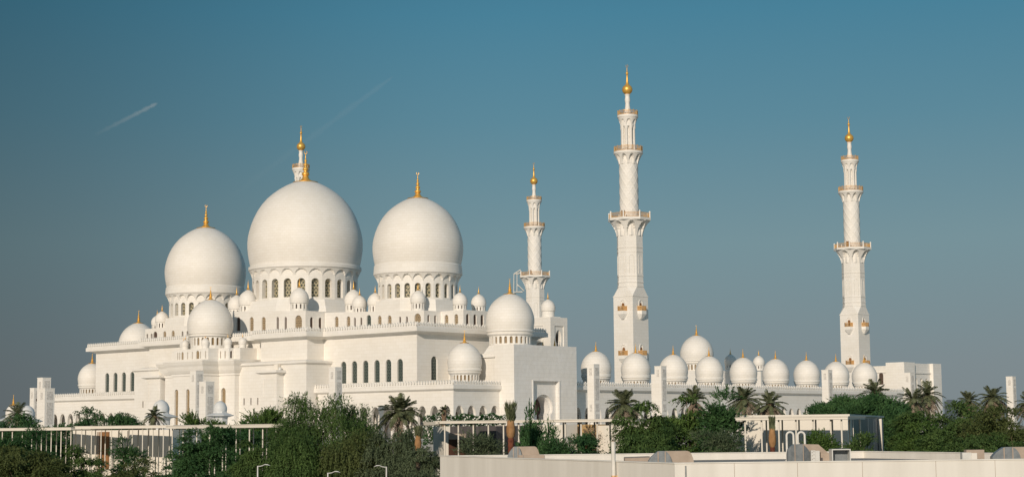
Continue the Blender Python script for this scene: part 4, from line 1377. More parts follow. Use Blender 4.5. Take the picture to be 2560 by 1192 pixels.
def hood(label, px0, px1, d, ytop, split, rz=0.0, group='hooded ducts on the near roof', extras=True):
    """galvanised quarter-round end (left) running into a beige duct whose far end rolls down (right)"""
    s = d / FPX
    w = (px1 - px0) * s
    p = at((px0 + px1) / 2, d, 7.782)
    h = zof((px0 + px1) / 2, ytop, d) - 7.78
    t = thing('roof_duct', label, 'roof duct', tuple(p), rz, group)
    x0, xs, x1 = -w / 2, -w / 2 + w * split, w / 2
    K = 8
    dep = 1.2
    # galvanised end: a rounded segment seen on its flat side
    m = MB()
    prof = [(x0, 0)] + [(x0 + (xs - x0) * 0.42 * t_, h * (0.45 + 0.55 * t_ ** 0.7)) for t_ in (0.0, 0.3, 0.6, 1.0)] + [(xs - (xs - x0) * 0.34, h)] + \
           [(xs - (xs - x0) * 0.34 * (1 - math.sin(a)), h * math.cos(a)) for a in [R_(15 * k) for k in range(1, 7)]]
    n = len(prof)
    m.add([(x, -0.02, z) for x, z in prof] + [(x, 0.5, z) for x, z in prof],
          [tuple(range(n - 1, -1, -1)), tuple(range(n, 2 * n))] + [(i, n + i, n + (i + 1) % n, (i + 1) % n) for i in range(n)])
    g = m.obj('galvanised_end', 'galv', t)
    m = MB()
    for f in (0.40, 0.70):
        x = x0 + (xs - x0) * f
        m.box(x - 0.03, x + 0.03, -0.06, -0.021, 0.0, h * 0.97)
    m.obj('seam_strip', 'duct', g)
    # beige duct: barrel rolling down to the right
    m = MB()
    a0x = xs - (xs - x0) * 0.34
    prof = [(a0x, 0), (a0x, h * 0.995)] + [(x1 - (x1 - xs) * 0.30, h)] + [(x1 - (x1 - xs) * 0.30 * (1 - math.sin(a)), h * math.cos(a)) for a in [R_(18 * k) for k in range(1, 6)]]
    n = len(prof)
    m.add([(x, 0.15, z) for x, z in prof] + [(x, 0.15 + dep, z) for x, z in prof],
          [tuple(range(n - 1, -1, -1)), tuple(range(n, 2 * n))] + [(i, n + i, n + (i + 1) % n, (i + 1) % n) for i in range(n)])
    m.obj('duct', 'duct', t)
    return t, x0, xs, x1, h

t, x0, xs, x1, h = hood('galvanised and beige duct unit at the left corner of the near roof', 1268, 1350, 114, 1115, 0.46)
m = MB(); m.box(xs - 0.25, x1 + 0.25, -0.25, 0.3, 0, h * 0.52); m.obj('cabinet', 'duct', t)
m = MB(); m.box(x1 + 0.25, x1 + 0.30, -0.25, 0.3, 0, h * 0.50); m.box(xs + 0.02, xs + 0.06, -0.27, -0.24, 0, h * 0.5); m.obj('cabinet_edge', 'roof', t)
t, x0, xs, x1, h = hood('half round galvanised cowl with a beige barrel duct, right of the white vent pipe', 1620, 1735, 98, 1126, 0.52)
d3 = 104
p = at(2021, d3, 7.782)
t = thing('roof_duct', 'angular galvanised cowl with cabinets, just below the white gooseneck pipes', 'roof duct', tuple(p), 0, 'hooded ducts on the near roof')
sx = d3 / FPX
h = zof(2021, 1109, d3) - 7.78
X = lambda px: (px - 2021) * sx
def extrude(m, prof, y0, y1):
    n = len(prof)
    m.add([(x, y0, z) for x, z in prof] + [(x, y1, z) for x, z in prof],
          [tuple(range(n - 1, -1, -1)), tuple(range(n, 2 * n))] + [(i, n + i, n + (i + 1) % n, (i + 1) % n) for i in range(n)])
def facets(m, q, z0, y):
    '''a faceted front: each (x, top) is an upright fold, alternately nearer and farther'''
    n = len(q)
    m.add([(x, yy, z0) for (x, zt, yy) in q] + [(x, yy, zt) for (x, zt, yy) in q] + [(x, y, z0) for (x, zt, yy) in q] + [(x, y, zt) for (x, zt, yy) in q],
          [(i, i + 1, n + i + 1, n + i) for i in range(n - 1)] + [(n + i, n + i + 1, 3 * n + i + 1, 3 * n + i) for i in range(n - 1)] + [(0, n, 3 * n, 2 * n), (n - 1, 3 * n - 1, 4 * n - 1, 2 * n - 1)][:1])
m = MB()
facets(m, [(X(1969), h * 0.52, 0.45), (X(1971), h * 0.74, 0.35), (X(1977), h * 0.9, 0.25), (X(1986), h, 0.05), (X(2005), h, -0.25), (X(2015), h * 0.84, -0.05), (X(2024), h * 0.62, 0.12)], h * 0.16, 0.7)
g = m.obj('galvanised_end', 'galv', t)
m = MB()
m.tube([(X(1986), 0.03, h * 0.16), (X(1986), 0.03, h)], 0.03, 6); m.tube([(X(2005), -0.27, h * 0.16), (X(2005), -0.27, h)], 0.03, 6)
m.obj('seam_strip', 'duct', g)
m = MB(); extrude(m, [(X(1987), 0.1), (X(2070), 0.1), (X(2070), h * 0.58), (X(2047), h * 0.98), (X(2005), h), (X(1987), h * 0.98)], 0.3, 1.3); m.obj('duct', 'duct', t)
m = MB(); m.box(X(2025), X(2036), -0.1, 0.25, 0, h * 0.7); m.box(X(2036.4), X(2047), -0.06, 0.25, 0, h * 0.68); m.obj('cabinet', 'lamp', t)
m = MB()
for z in (0.25, 0.42, 0.58):
    m.box(X(2027), X(2029), -0.115, -0.10, h * z, h * z + 0.05)
    m.box(X(2031), X(2033.5), -0.115, -0.10, h * (z + 0.05), h * (z + 0.05) + 0.04)
m.obj('control_panel', 'roof', t)
m = MB(); m.box(X(2050), X(2075), 0.0, 0.28, 0, h * 0.56); m.obj('duct_box', 'duct', t)
m = MB(); m.box(X(2050), X(2054), -0.05, -0.004, 0, h * 0.34); m.obj('cable_tray', 'shutter', t)
m = MB(); m.box(X(1986), X(2012), 0.2, 0.26, h * 0.03, h * 0.15); m.box(X(1990), X(2024), -0.02, 0.02, h * 0.06, h * 0.09); m.obj('louvre', 'dark', t)
m = MB(); m.box(X(1945), X(1984), 0.3, 0.5, 0, 0.13); m.box(X(1951), X(1957), 0.2, 0.5, 0, 0.2); m.obj('floor_duct', 'duct', t)
t, x0, xs, x1, h = hood('half round galvanised cowl at the right edge of the near roof', 2478, 2610, 100, 1116, 0.55)
# open duct mouth
p = at(2101.5, 103, 7.782)
t = thing('duct_mouth', 'square open duct mouth of grey sheet metal on the near roof', 'roof duct', tuple(p))
w, hh = 47 * 103 / FPX, zof(2100, 1121, 103) - 7.78
m = MB()
for a, b, c, e in ((-w / 2, -w / 2 + 0.06, 0, hh), (w / 2 - 0.06, w / 2, 0, hh), (-w / 2 + 0.06, w / 2 - 0.06, hh - 0.06, hh), (-w / 2 + 0.06, w / 2 - 0.06, 0, 0.05)):
    m.box(a, b, 0, 1.0, c, e)
m.obj('sheet_sides', 'lamp', t)
m = MB(); m.box(-w / 2 + 0.06, w / 2 - 0.06, 0.75, 0.8, 0.05, hh - 0.06); m.obj('back', 'galv', t)
# small cabinets
p = at(2430, 101, 7.782)
t = thing('roof_cabinet', 'beige rooftop equipment cabinet in front of the back parapet at the right', 'cabinet', tuple(p))
hh = zof(2430, 1123, 101) - 7.78
m = MB(); m.box(-0.35, 0.68, 0.1, 0.7, 0, hh); m.obj('duct', 'duct', t)
m = MB(); m.box(-0.62, -0.1, 0, 0.5, 0, hh * 0.82); m.obj('grey_box', 'lamp', t)
m = MB(); m.box(-0.1, 0.22, -0.05, 0.3, 0, hh * 0.78); m.obj('pale_box', 'plaster', t)
p = at(1592, 101, 7.782)
t = thing('roof_cabinet', 'low beige box with a sloped lid beside the half round cowl', 'cabinet', tuple(p))
hh = zof(1592, 1141, 101) - 7.78
m = MB()
m.add([(-0.72, 0, 0), (0.70, 0, 0), (0.70, 0, hh * 0.96), (-0.72, 0, hh * 0.9), (-0.72, 0.9, 0), (0.70, 0.9, 0), (0.70, 0.9, hh * 1.06), (-0.72, 0.9, hh)],
      [(0, 1, 2, 3), (1, 5, 6, 2), (5, 4, 7, 6), (4, 0, 3, 7), (3, 2, 6, 7)])
m.obj('box', 'duct', t)
m = MB(); m.box(0.70, 0.74, 0, 0.9, 0, hh * 1.05); m.obj('edge', 'roof', t)
# gooseneck pipes
for px, lb in ((1974.5, 'left one of two white gooseneck pipes behind the middle cowl'), (2002.5, 'right one of two white gooseneck pipes behind the middle cowl')):
    d = 116
    p = at(px, d, 7.782)
    t = thing('gooseneck_pipe', lb, 'pipe', tuple(p), 0, 'white gooseneck pipes on the near roof')
    R = 8.6 * d / FPX
    zt = zof(px, 1079, d) - 7.78 - R
    m = MB()
    m.tube([(-R, 0, 0), (-R, 0, zt)] + [(-R * math.cos(a), 0, zt + R * math.sin(a)) for a in [R_(18 * k) for k in range(1, 10)]] + [(R, 0, zt), (R, 0, zt * 0.42)], 0.072, 10)
    m.obj('tube', 'whitepipe', t, True, 40)
    m = MB(); m.lathe([(0.12, 0), (0.12, 0.08), (0.06, 0.1)], 10, -R, 0); m.obj('flange', 'whitepipe', t)

# ------------------------------------------------------------------ street lamps
for px, py, d, side, lb in ((645, 1164, 138, 1, 'thin grey street lamp leaning its head to the right, in front of the dark bush'),
                            (820, 1181, 138, 1, 'low grey street lamp at the bottom edge below the weeping tree'),
                            (966, 1166, 138, -1, 'grey street lamp whose head points left, right of the weeping tree')):
    p = at(px, d)
    zt = zof(px, py, d)
    t = thing('street_lamp', lb, 'street lamp', (p.x, p.y, 0), 0, 'street lamps at the bottom edge')
    m = MB(); m.tube([(0, 0, 0), (0, 0, zt * 0.5), (0, 0, zt + 0.04)], [0.11, 0.085, 0.055], 10); m.obj('pole', 'lamp', t, True, 40)
    m = MB(); m.tube([(0, 0, zt), (side * 0.25, 0, zt + 0.02), (side * 0.5, 0, zt + 0.09)], [0.035, 0.035, 0.03], 8); m.obj('arm', 'lamp', t)
    m = MB()
    q = [(0.36, 0.06), (0.55, 0.12), (0.78, 0.10), (0.98, 0.045)]
    top = [(0.36, 0.085), (0.55, 0.175), (0.78, 0.165), (0.98, 0.06)]
    hw = [0.05, 0.13, 0.13, 0.04]
    vs, fs = [], []
    for (xa, za), (xb, zb), w in zip(q, top, hw):
        vs += [(side * xa, -w, zt + za), (side * xa, w, zt + za), (side * xb, w * 0.7, zt + zb), (side * xb, -w * 0.7, zt + zb)]
    for i in range(3):
        o = i * 4
        fs += [(o + k, o + (k + 1) % 4, o + 4 + (k + 1) % 4, o + 4 + k) for k in range(4)]
    fs += [(0, 1, 2, 3), (15, 14, 13, 12)]
    m.add(vs, fs); m.obj('lamp_head', 'lamp', t)

# ------------------------------------------------------------------ vegetation
def quads_mesh(name, P, mat):
    """P: (n,4,3) array of quads"""
    n = len(P)
    me = bpy.data.meshes.new(name)
    me.vertices.add(n * 4); me.loops.add(n * 4); me.polygons.add(n)
    me.vertices.foreach_set('co', P.reshape(-1).astype(np.float32))
    me.loops.foreach_set('vertex_index', np.arange(n * 4, dtype=np.int32))
    me.polygons.foreach_set('loop_start', np.arange(0, n * 4, 4, dtype=np.int32))
    me.polygons.foreach_set('loop_total', np.full(n, 4, dtype=np.int32))
    me.materials.append(MAT[mat])
    me.update(calc_edges=True)
    return me

def leaves(rng, C, T, ln, wd, N=None):
    """leaf quads at centres C along axes T"""
    n = len(C)
    Rn = rng.normal(size=(n, 3))
    if N is not None: Rn = N + 0.42 * Rn
    S = np.cross(Rn, T); S /= np.linalg.norm(S, axis=1)[:, None] + 1e-9
    a = T * (ln * 0.5)[:, None]; b = S * (wd * 0.5)[:, None]
    return np.stack([C - a, C + b - a * 0.1, C + a, C - b - a * 0.1], 1)

def crown(seed, rx, ry, z0, z1, twigs=1500, per=10, leaf=0.26, width=0.10, tlen=1.4, droop=0.6, lobes=14, fill=0.45, flat=1.0, upright=0.0):
    """a crown of leafy clumps set round an uneven dome; weeping kinds hang their twigs down in strings"""
    rng = np.random.default_rng(seed)
    twigs = int(twigs * 2.5); leaf *= 0.82; width *= 0.80
    H_ = z1 - z0
    K = int(lobes * 5.5)
    zc = z0 + H_ * 0.40
    u = rng.uniform(-0.55, 1.0, K) if flat >= 1 else rng.uniform(-0.2, 1.0, K)
    az = rng.uniform(0, 2 * np.pi, K)
    s_ = np.sqrt(np.clip(1 - np.abs(u) ** 2.4, 0, 1)) ** 0.85
    ph = rng.uniform(0, 6.28, 6)
    bump = 1 + 0.13 * np.sin(3 * az + ph[0] + 2 * u) + 0.10 * np.sin(5 * az + ph[1] - 3 * u) + 0.07 * np.sin(9 * az + ph[2] + 5 * u)
    r = np.where(rng.uniform(0, 1, K) < 0.20, rng.uniform(0.15, 0.6, K), rng.uniform(0.74, 0.98, K)) * bump
    L = np.stack([rx * r * s_ * np.cos(az), ry * r * s_ * np.sin(az), zc + np.where(u > 0, (z1 - zc), (zc - z0) * 1.5) * u * r], 1)
    crad = tlen * 0.76 * rng.uniform(0.65, 1.35, K)
    wgt = crad ** 1.6; wgt /= wgt.sum()
    k = rng.choice(K, twigs, p=wgt)
    d = rng.normal(size=(twigs, 3)); d[:, 2] = np.abs(d[:, 2]) * (1 if droop > 0.45 else rng.choice([1, 1, 1, -0.6], twigs))
    d /= np.linalg.norm(d, axis=1)[:, None]
    q = rng.uniform(0.15, 1.0, twigs)
    p = L[k] + d * (crad[k] * q)[:, None] * np.array([1.0, 1.0, 0.62])
    cen = (L[k] - np.array([0, 0, zc])) / np.array([rx, ry, max(z1 - zc, 0.5)])
    outw = d * 0.8 + cen * 0.6 + np.array([0, 0, 0.15 + upright]) + 0.30 * rng.normal(size=(twigs, 3))
    outw /= np.linalg.norm(outw, axis=1)[:, None]
    tl = tlen * rng.uniform(0.45, 1.15, twigs)
    t = (np.arange(per) + rng.uniform(0, 1, (twigs, per))) / per
    side = 0.55 if droop > 0.7 else 0.85
    pos = p[:, None, :] + outw[:, None, :] * (tl[:, None] * t * side)[:, :, None]
    pos[:, :, 2] -= droop * tl[:, None] * t ** 1.7 * 1.5
    tang = outw[:, None, :] * np.ones((1, per, 1))
    tang = tang.copy(); tang[:, :, 2] -= droop * 3.0 * t
    tang /= np.linalg.norm(tang, axis=2)[:, :, None]
    tang += 0.42 * rng.normal(size=tang.shape)
    tang /= np.linalg.norm(tang, axis=2)[:, :, None]
    C = pos.reshape(-1, 3) + 0.04 * rng.normal(size=(twigs * per, 3))
    sx = rx / np.percentile(np.abs(C[:, 0]), 96.5); sy = ry / np.percentile(np.abs(C[:, 1]), 98.8)
    hi = np.percentile(C[:, 2], 99.6)
    C[:, 0] *= sx; C[:, 1] *= sy
    kz = (z1 - zc) / (hi - zc)
    C[:, 2] = np.where(C[:, 2] > zc, zc + (C[:, 2] - zc) * kz, C[:, 2])
    L = np.stack([L[:, 0] * sx, L[:, 1] * sy, np.where(L[:, 2] > zc, zc + (L[:, 2] - zc) * kz, L[:, 2])], 1)
    keep = C[:, 2] > 0.15
    n = keep.sum()
    ln = leaf * rng.uniform(0.6, 1.35, n); wd = width * rng.uniform(0.6, 1.3, n)
    Nn = np.repeat(d * 0.7 + cen * 0.7 + np.array([0, 0, 0.2]), per, axis=0)
    return leaves(rng, C[keep], tang.reshape(-1, 3)[keep], ln, wd, Nn[keep]), L

def trunk_mesh(seed, H_, L, r0):
    rng = random.Random(seed)
    m = MB()
    hb = H_ * 0.32
    lean = (rng.uniform(-0.4, 0.4), rng.uniform(-0.4, 0.4))
    m.tube([(0, 0, -0.1), (lean[0] * 0.4, lean[1] * 0.4, hb * 0.5), (lean[0], lean[1], hb)], [r0 * 1.25, r0, r0 * 0.8], 9)
    for q in L[:9]:
        s = Vector((lean[0], lean[1], hb * rng.uniform(0.8, 1.0)))
        e = Vector(q)
        mid = s.lerp(e, 0.5) + Vector((rng.uniform(-0.4, 0.4), rng.uniform(-0.4, 0.4), rng.uniform(0.1, 0.6)))
        m.tube([s, mid, e], [r0 * 0.55, r0 * 0.32, r0 * 0.1], 6)
    return m.mesh('trunk', 'bark', True)

def tree(name, label, cat, px, d, ytop, wpx, mat, seed, group=None, depth=None, base=None, **kw):
    p = at(px, d)
    rx = wpx / 2 * d / FPX
    z1 = zof(px, ytop, d)
    t = thing(name, label, cat, (p.x, p.y, 0), 0, group)
    z0 = base if base is not None else max(0.4, z1 * 0.1)
    P, L = crown(seed, rx, depth or rx * 0.8, z0, z1, **kw)
    link('crown', quads_mesh('crown', P, mat), t)
    link('trunk', trunk_mesh(seed, z1, L, max(0.08, z1 * 0.022)), t)
    return t

GW = 'weeping desert trees in front of the walkways'
GB = 'bushes in front of the walkways'
GH = 'clipped green hedges behind the walkways'
# big weeping tree, left of centre
tree('weeping_tree', 'largest weeping green tree, left of the date palm and before the hall corner', 'tree', 825, 150, 1000, 280, 'ghaf', 11, GW, twigs=5200, per=12, leaf=0.30, width=0.085, tlen=1.9, droop=1.0, lobes=30, base=1.0)
tree('weeping_tree', 'darker weeping tree at the foot of the large weeping tree', 'tree', 735, 143, 1085, 150, 'ghaf', 12, GW, twigs=2600, per=12, leaf=0.28, width=0.085, tlen=1.7, droop=1.0, lobes=16, base=0.4)
tree('weeping_tree', 'grey green weeping tree under the date palm', 'tree', 1000, 143, 1082, 190, 'dusty', 13, GW, twigs=3300, per=12, leaf=0.26, width=0.085, tlen=1.5, droop=0.8, lobes=20, base=0.4)
tree('weeping_tree', 'olive weeping tree in front of the large weeping tree, behind the lamp heads', 'tree', 880, 144, 1090, 210, 'olive', 14, GW, twigs=3400, per=12, leaf=0.28, width=0.085, tlen=1.7, droop=1.0, lobes=20, base=0.4)
tree('bush', 'dark green bush in front of the middle left walkway', 'bush', 530, 152, 1070, 180, 'deep', 15, GB, twigs=3600, per=12, leaf=0.24, width=0.085, tlen=1.1, droop=0.35, lobes=22, base=0.4)
tree('bush', 'mid green bush left of the first street lamp', 'bush', 640, 147, 1108, 110, 'ghaf', 16, GB, twigs=2200, per=12, leaf=0.24, width=0.085, tlen=1.2, droop=0.5, lobes=14, base=0.4)
tree('bush', 'loose dark bush in front of the cream wall of the left walkway', 'bush', 325, 172, 1096, 100, 'deep', 17, GB, twigs=1300, per=11, leaf=0.26, width=0.09, tlen=1.5, droop=0.3, lobes=18, base=0.4)
tree('bush', 'broad dark bush at the left edge in front of the far left walkway', 'bush', 52, 178, 1078, 170, 'deep', 18, GB, twigs=3300, per=12, leaf=0.28, width=0.10, tlen=1.5, droop=0.4, lobes=22, base=0.4)
tree('bush', 'olive bush at the bottom left corner', 'bush', 60, 165, 1120, 220, 'olive', 19, GB, twigs=3400, per=12, leaf=0.28, width=0.10, tlen=1.3, droop=0.4, lobes=20, base=0.4)
tree('bush', 'mid green bush below the open part of the far left walkway', 'bush', 198, 168, 1118, 120, 'ghaf', 20, GB, twigs=2200, per=12, leaf=0.26, width=0.09, tlen=1.3, droop=0.5, lobes=16, base=0.4)
tree('bush', 'small olive bush at the bottom edge below the left walkway', 'bush', 330, 160, 1150, 150, 'olive', 21, GB, twigs=1500, per=11, leaf=0.26, width=0.09, tlen=1.2, droop=0.4, lobes=16, base=0.4)
tree('bush', 'dark bush at the bottom between the left walkway posts', 'bush', 440, 158, 1140, 90, 'deep', 22, GB, twigs=1500, per=11, leaf=0.26, width=0.09, tlen=1.2, droop=0.4, lobes=14, base=0.4)
# behind the walkways on the left
tree('hedge_tree', 'dark green rounded tree above the far left walkway roof', 'tree', 60, 262, 1042, 190, 'deep', 23, GH, twigs=2600, per=11, leaf=0.4, width=0.15, tlen=1.8, droop=0.2, lobes=22, base=2.0)
tree('hedge_tree', 'dark feathery tree in front of the left arcade arches', 'tree', 270, 268, 1026, 190, 'deep', 24, GH, twigs=3000, per=11, leaf=0.4, width=0.14, tlen=1.9, droop=0.5, lobes=22, base=2.0)
tree('hedge_tree', 'bright green hedge below the mihrab bay', 'hedge', 520, 262, 1040, 170, 'bright', 25, GH, twigs=2600, per=11, leaf=0.4, width=0.16, tlen=1.4, droop=0.1, lobes=26, base=1.0)
tree('hedge_tree', 'bright green hedge with feathery tips below the narrow slit windows', 'hedge', 660, 262, 1026, 170, 'bright', 26, GH, twigs=2600, per=11, leaf=0.4, width=0.15, tlen=1.7, droop=0.1, lobes=24, base=1.0)
tree('hedge_tree', 'dark undergrowth tree behind the far left walkway posts', 'tree', 130, 236, 1062, 200, 'deep', 27, GH, twigs=2400, per=11, leaf=0.36, width=0.13, tlen=1.5, droop=0.2, lobes=22, base=0.5)
tree('hedge_tree', 'dark undergrowth tree behind the middle left walkway posts', 'tree', 590, 205, 1068, 230, 'deep', 28, GH, twigs=3000, per=11, leaf=0.34, width=0.13, tlen=1.5, droop=0.2, lobes=24, base=0.5)
# centre: low feathery bushes and the upright oleander
tree('bush', 'feathery grey green bush in front of the dark shuttered pavilion', 'bush', 1195, 134, 1086, 140, 'dusty', 31, GB, twigs=2300, per=12, leaf=0.20, width=0.06, tlen=1.2, droop=0.2, lobes=18, base=0.4)
tree('oleander', 'tall loose oleander with long leaves right of the wrapped palm', 'shrub', 1325, 133, 1030, 70, 'deep', 32, GB, twigs=900, per=10, leaf=0.40, width=0.11, tlen=1.2, droop=-0.2, lobes=18, base=2.0, upright=0.9)
tree('oleander', 'sparse twiggy oleander before the cream wall of the central walkway', 'shrub', 1372, 132, 1062, 60, 'deep', 33, GB, twigs=260, per=9, leaf=0.36, width=0.10, tlen=1.3, droop=-0.2, lobes=14, base=4.0, upright=0.9)
tree('bush', 'low dark bush at the back parapet of the near roof, below the central walkway', 'bush', 1440, 131, 1090, 190, 'deep', 34, GB, twigs=2600, per=12, leaf=0.22, width=0.075, tlen=1.0, droop=0.3, lobes=24, base=0.4)
tree('bush', 'thin leafless brown bush before the tan wall panel', 'bush', 1475, 140, 1062, 62, 'deadpalm', 35, GB, twigs=420, per=9, leaf=0.20, width=0.05, tlen=1.1, droop=0.2, lobes=12, base=4.0)
# the wide hedge tree right of centre
tree('weeping_tree', 'wide green tree between the central and right walkways, its left half', 'tree', 1612, 134, 1018, 170, 'ghaf', 36, GW, twigs=4200, per=12, leaf=0.28, width=0.10, tlen=1.3, droop=0.6, lobes=30, base=0.5)
tree('weeping_tree', 'bright green top of the wide tree between the walkways', 'tree', 1720, 137, 1000, 170, 'bright', 37, GW, twigs=3800, per=12, leaf=0.28, width=0.10, tlen=1.3, droop=0.6, lobes=28, base=0.5)
tree('weeping_tree', 'dark ragged tree at the right end of the wide tree, before a palm', 'tree', 1808, 136, 984, 110, 'deep', 38, GW, twigs=2300, per=12, leaf=0.30, width=0.11, tlen=1.4, droop=0.2, lobes=22, base=0.5)
tree('bush', 'feathery grey green bush below the wide tree', 'bush', 1800, 129, 1080, 170, 'dusty', 39, GB, twigs=3000, per=12, leaf=0.20, width=0.065, tlen=1.2, droop=0.3, lobes=22, base=0.4)
tree('bush', 'dark low bush under the left half of the wide tree', 'bush', 1620, 129, 1085, 210, 'ghaf', 40, GB, twigs=3200, per=12, leaf=0.24, width=0.08, tlen=1.2, droop=0.6, lobes=22, base=0.4)
# right
tree('bush', 'mid green bush in front of the right walkway posts', 'bush', 2055, 127, 1082, 100, 'bright', 41, GB, twigs=1300, per=11, leaf=0.24, width=0.09, tlen=1.0, droop=0.2, lobes=16, base=3.0)
tree('bush', 'dark green bush in front of the glazed side of the right pavilion', 'bush', 2148, 127, 1085, 90, 'ghaf', 42, GB, twigs=1100, per=11, leaf=0.24, width=0.08, tlen=1.0, droop=0.2, lobes=16, base=3.0)
tree('umbrella_tree', 'wide dark umbrella shaped tree behind the right pavilion', 'tree', 2155, 205, 992, 225, 'deep', 43, GW, twigs=4200, per=11, leaf=0.34, width=0.15, tlen=1.2, droop=0.0, lobes=34, base=8.6, flat=0.9)
tree('umbrella_tree', 'dark green tree right of the right pavilion', 'tree', 2228, 190, 1022, 120, 'deep', 44, GW, twigs=2600, per=11, leaf=0.34, width=0.14, tlen=1.3, droop=0.1, lobes=20, base=2.0)
tree('weeping_tree', 'large dense green tree at the right below two date palms', 'tree', 2375, 160, 1014, 270, 'ghaf', 45, GW, twigs=5600, per=12, leaf=0.28, width=0.10, tlen=1.4, droop=0.4, lobes=32, base=0.5)
tree('weeping_tree', 'olive dense tree at the right edge below the last palms', 'tree', 2515, 152, 1022, 200, 'olive', 46, GW, twigs=4600, per=12, leaf=0.27, width=0.095, tlen=1.4, droop=0.4, lobes=28, base=0.5)
tree('bush', 'mid green bush at the foot of the large tree right of the pavilion', 'bush', 2290, 145, 1060, 150, 'bright', 47, GB, twigs=2800, per=12, leaf=0.26, width=0.10, tlen=1.2, droop=0.3, lobes=22, base=0.4)
tree('bush', 'dark bush along the back parapet at the right', 'bush', 2430, 137, 1085, 300, 'ghaf', 48, GB, twigs=4600, per=12, leaf=0.25, width=0.09, tlen=1.1, droop=0.4, lobes=34, base=0.4)

# flowering hedge behind the central walkway
def hedge(label, px0, px1, d, ytop, h, mat, seed, flowers=0):
    a, b = at(px0, d), at(px1, d)
    mid = (a + b) / 2
    t = thing('flowering_hedge', label, 'hedge', tuple(mid))
    rng = np.random.default_rng(seed)
    L = (b - a).length
    z1 = zof((px0 + px1) / 2, ytop, d)
    n = int(L * 900)
    x = rng.uniform(-L / 2, L / 2, n)
    top = z1 - 0.28 * np.abs(np.sin(x * 1.3)) - 0.15 * np.abs(np.sin(x * 3.1 + 1))
    z = top - rng.uniform(0, 1, n) ** 1.5 * h
    y = rng.uniform(-0.9, 0.9, n)
    T = rng.normal(size=(n, 3)); T /= np.linalg.norm(T, axis=1)[:, None]
    P = leaves(rng, np.stack([x, y, z], 1), T, rng.uniform(0.18, 0.34, n), rng.uniform(0.08, 0.13, n))
    link('foliage', quads_mesh('foliage', P, mat), t)
    if flowers:
        x = rng.uniform(-L / 2, L / 2, flowers)
        top = z1 - 0.28 * np.abs(np.sin(x * 1.3)) - 0.15 * np.abs(np.sin(x * 3.1 + 1))
        C = np.stack([x, rng.uniform(-0.95, -0.7, flowers), top - rng.uniform(0, 1.2, flowers)], 1)
        T = rng.normal(size=(flowers, 3)); T /= np.linalg.norm(T, axis=1)[:, None]
        P = np.concatenate([leaves(rng, C, T, np.full(flowers, 0.17), np.full(flowers, 0.15)), leaves(rng, C, -T[::-1], np.full(flowers, 0.17), np.full(flowers, 0.15))])
        link('white_blossoms', quads_mesh('white_blossoms', P, 'flower'), t)
    return t
hedge('dark hedge sprinkled with white flowers above the central walkway roof', 1058, 1264, 163, 1030, 2.6, 'deep', 61, 260)

# date palms
def frond_quads(rng, length, up, az, sag, pairs=40, lw=0.06):
    t = np.linspace(0, 1, pairs)
    ca, sa = math.cos(az), math.sin(az)
    hx = length * t * math.cos(up)
    hz = length * t * math.sin(up) - sag * length * t ** 2
    c = np.stack([hx * ca, hx * sa, hz], 1)
    tg = np.gradient(c, axis=0); tg /= np.linalg.norm(tg, axis=1)[:, None]
    side = np.array([-sa, ca, 0.0])
    out = []
    nrm = np.cross(tg, side)
    ll = length * 0.24 * np.sin(np.pi * np.clip(t * 0.88 + 0.10, 0, 1)) ** 0.7
    for s in (-1, 1):
        ax = tg * 0.75 + s * side * 0.70 + nrm * (-0.30) + 0.10 * rng.normal(size=(pairs, 3))
        ax /= np.linalg.norm(ax, axis=1)[:, None]
        C = c + ax * (ll * 0.5)[:, None]
        S = np.cross(ax, nrm + 0.4 * rng.normal(size=(pairs, 3))); S /= np.linalg.norm(S, axis=1)[:, None]
        a = ax * (ll * 0.5)[:, None]; b = S * lw
        out.append(np.stack([C - a - b * 0.5, C - a + b * 0.5, C + a + b * 0.25, C + a - b * 0.25], 1))
    b = side * lw * 0.6
    out.append(np.stack([c[:-1] - b, c[:-1] + b, c[1:] + b, c[1:] - b], 1))
    return np.concatenate(out)

def palm(label, px, d, ycrown, rpx, seed, green=34, dead=14, trunk_r=0.24, upmin=-0.35, upmax=1.35, name='date_palm', sag=0.55):
    p = at(px, d)
    zc = zof(px, ycrown, d)
    Lf = rpx * d / FPX * 1.24
    t = thing(name, label, 'palm tree', (p.x, p.y, 0), 0, 'date palms among the trees')
    rng = np.random.default_rng(seed)
    def fronds(n, lo, hi, sg, k):
        qs = []
        for i in range(n):
            az = 2.39996 * i + rng.uniform(-0.3, 0.3)
            u = lo + (hi - lo) * ((i + 0.5) / n) + rng.uniform(-0.12, 0.12)
            qs.append(frond_quads(rng, Lf * k * rng.uniform(0.82, 1.1), u, az, sg * rng.uniform(0.7, 1.2) * (1.15 - 0.45 * max(u, 0)), lw=0.06))
        P = np.concatenate(qs); P[:, :, 2] += zc
        return P
    link('crown', quads_mesh('crown', fronds(green, upmin, upmax, sag, 1.0), 'palm'), t)
    if dead: link('dry_fronds', quads_mesh('dry_fronds', fronds(dead, -0.95, -0.05, 0.55, 0.92), 'deadpalm'), t)
    m = MB()
    prof = []
    k = int(zc / 0.22)
    for i in range(k + 1):
        z = zc * i / k
        prof.append((trunk_r * (1.0 + (0.16 if i % 2 else 0) + 0.55 * max(0, (z - zc + 1.2) / 1.2)), z))
    m.lathe(prof + [(0, zc + 0.1)], 10)
    m.obj('trunk', 'palmbark', t, True)
    return t
palm('full date palm beside the large weeping tree, left of the central walkway', 1000, 152, 1030, 52, 71, 46, 10, upmin=-0.2)
palm('small date palm before the grey domed kiosk at the foot of the hall', 385, 255, 1040, 32, 72, 22, 6, upmin=0.0, sag=0.7)
palm('dark date palm at the left edge before the white domed kiosk', 42, 300, 1036, 38, 73, 30, 10)
palm('date palm in front of the first courtyard domes, right of the keyhole gate', 1562, 185, 1012, 46, 74, 38, 22)
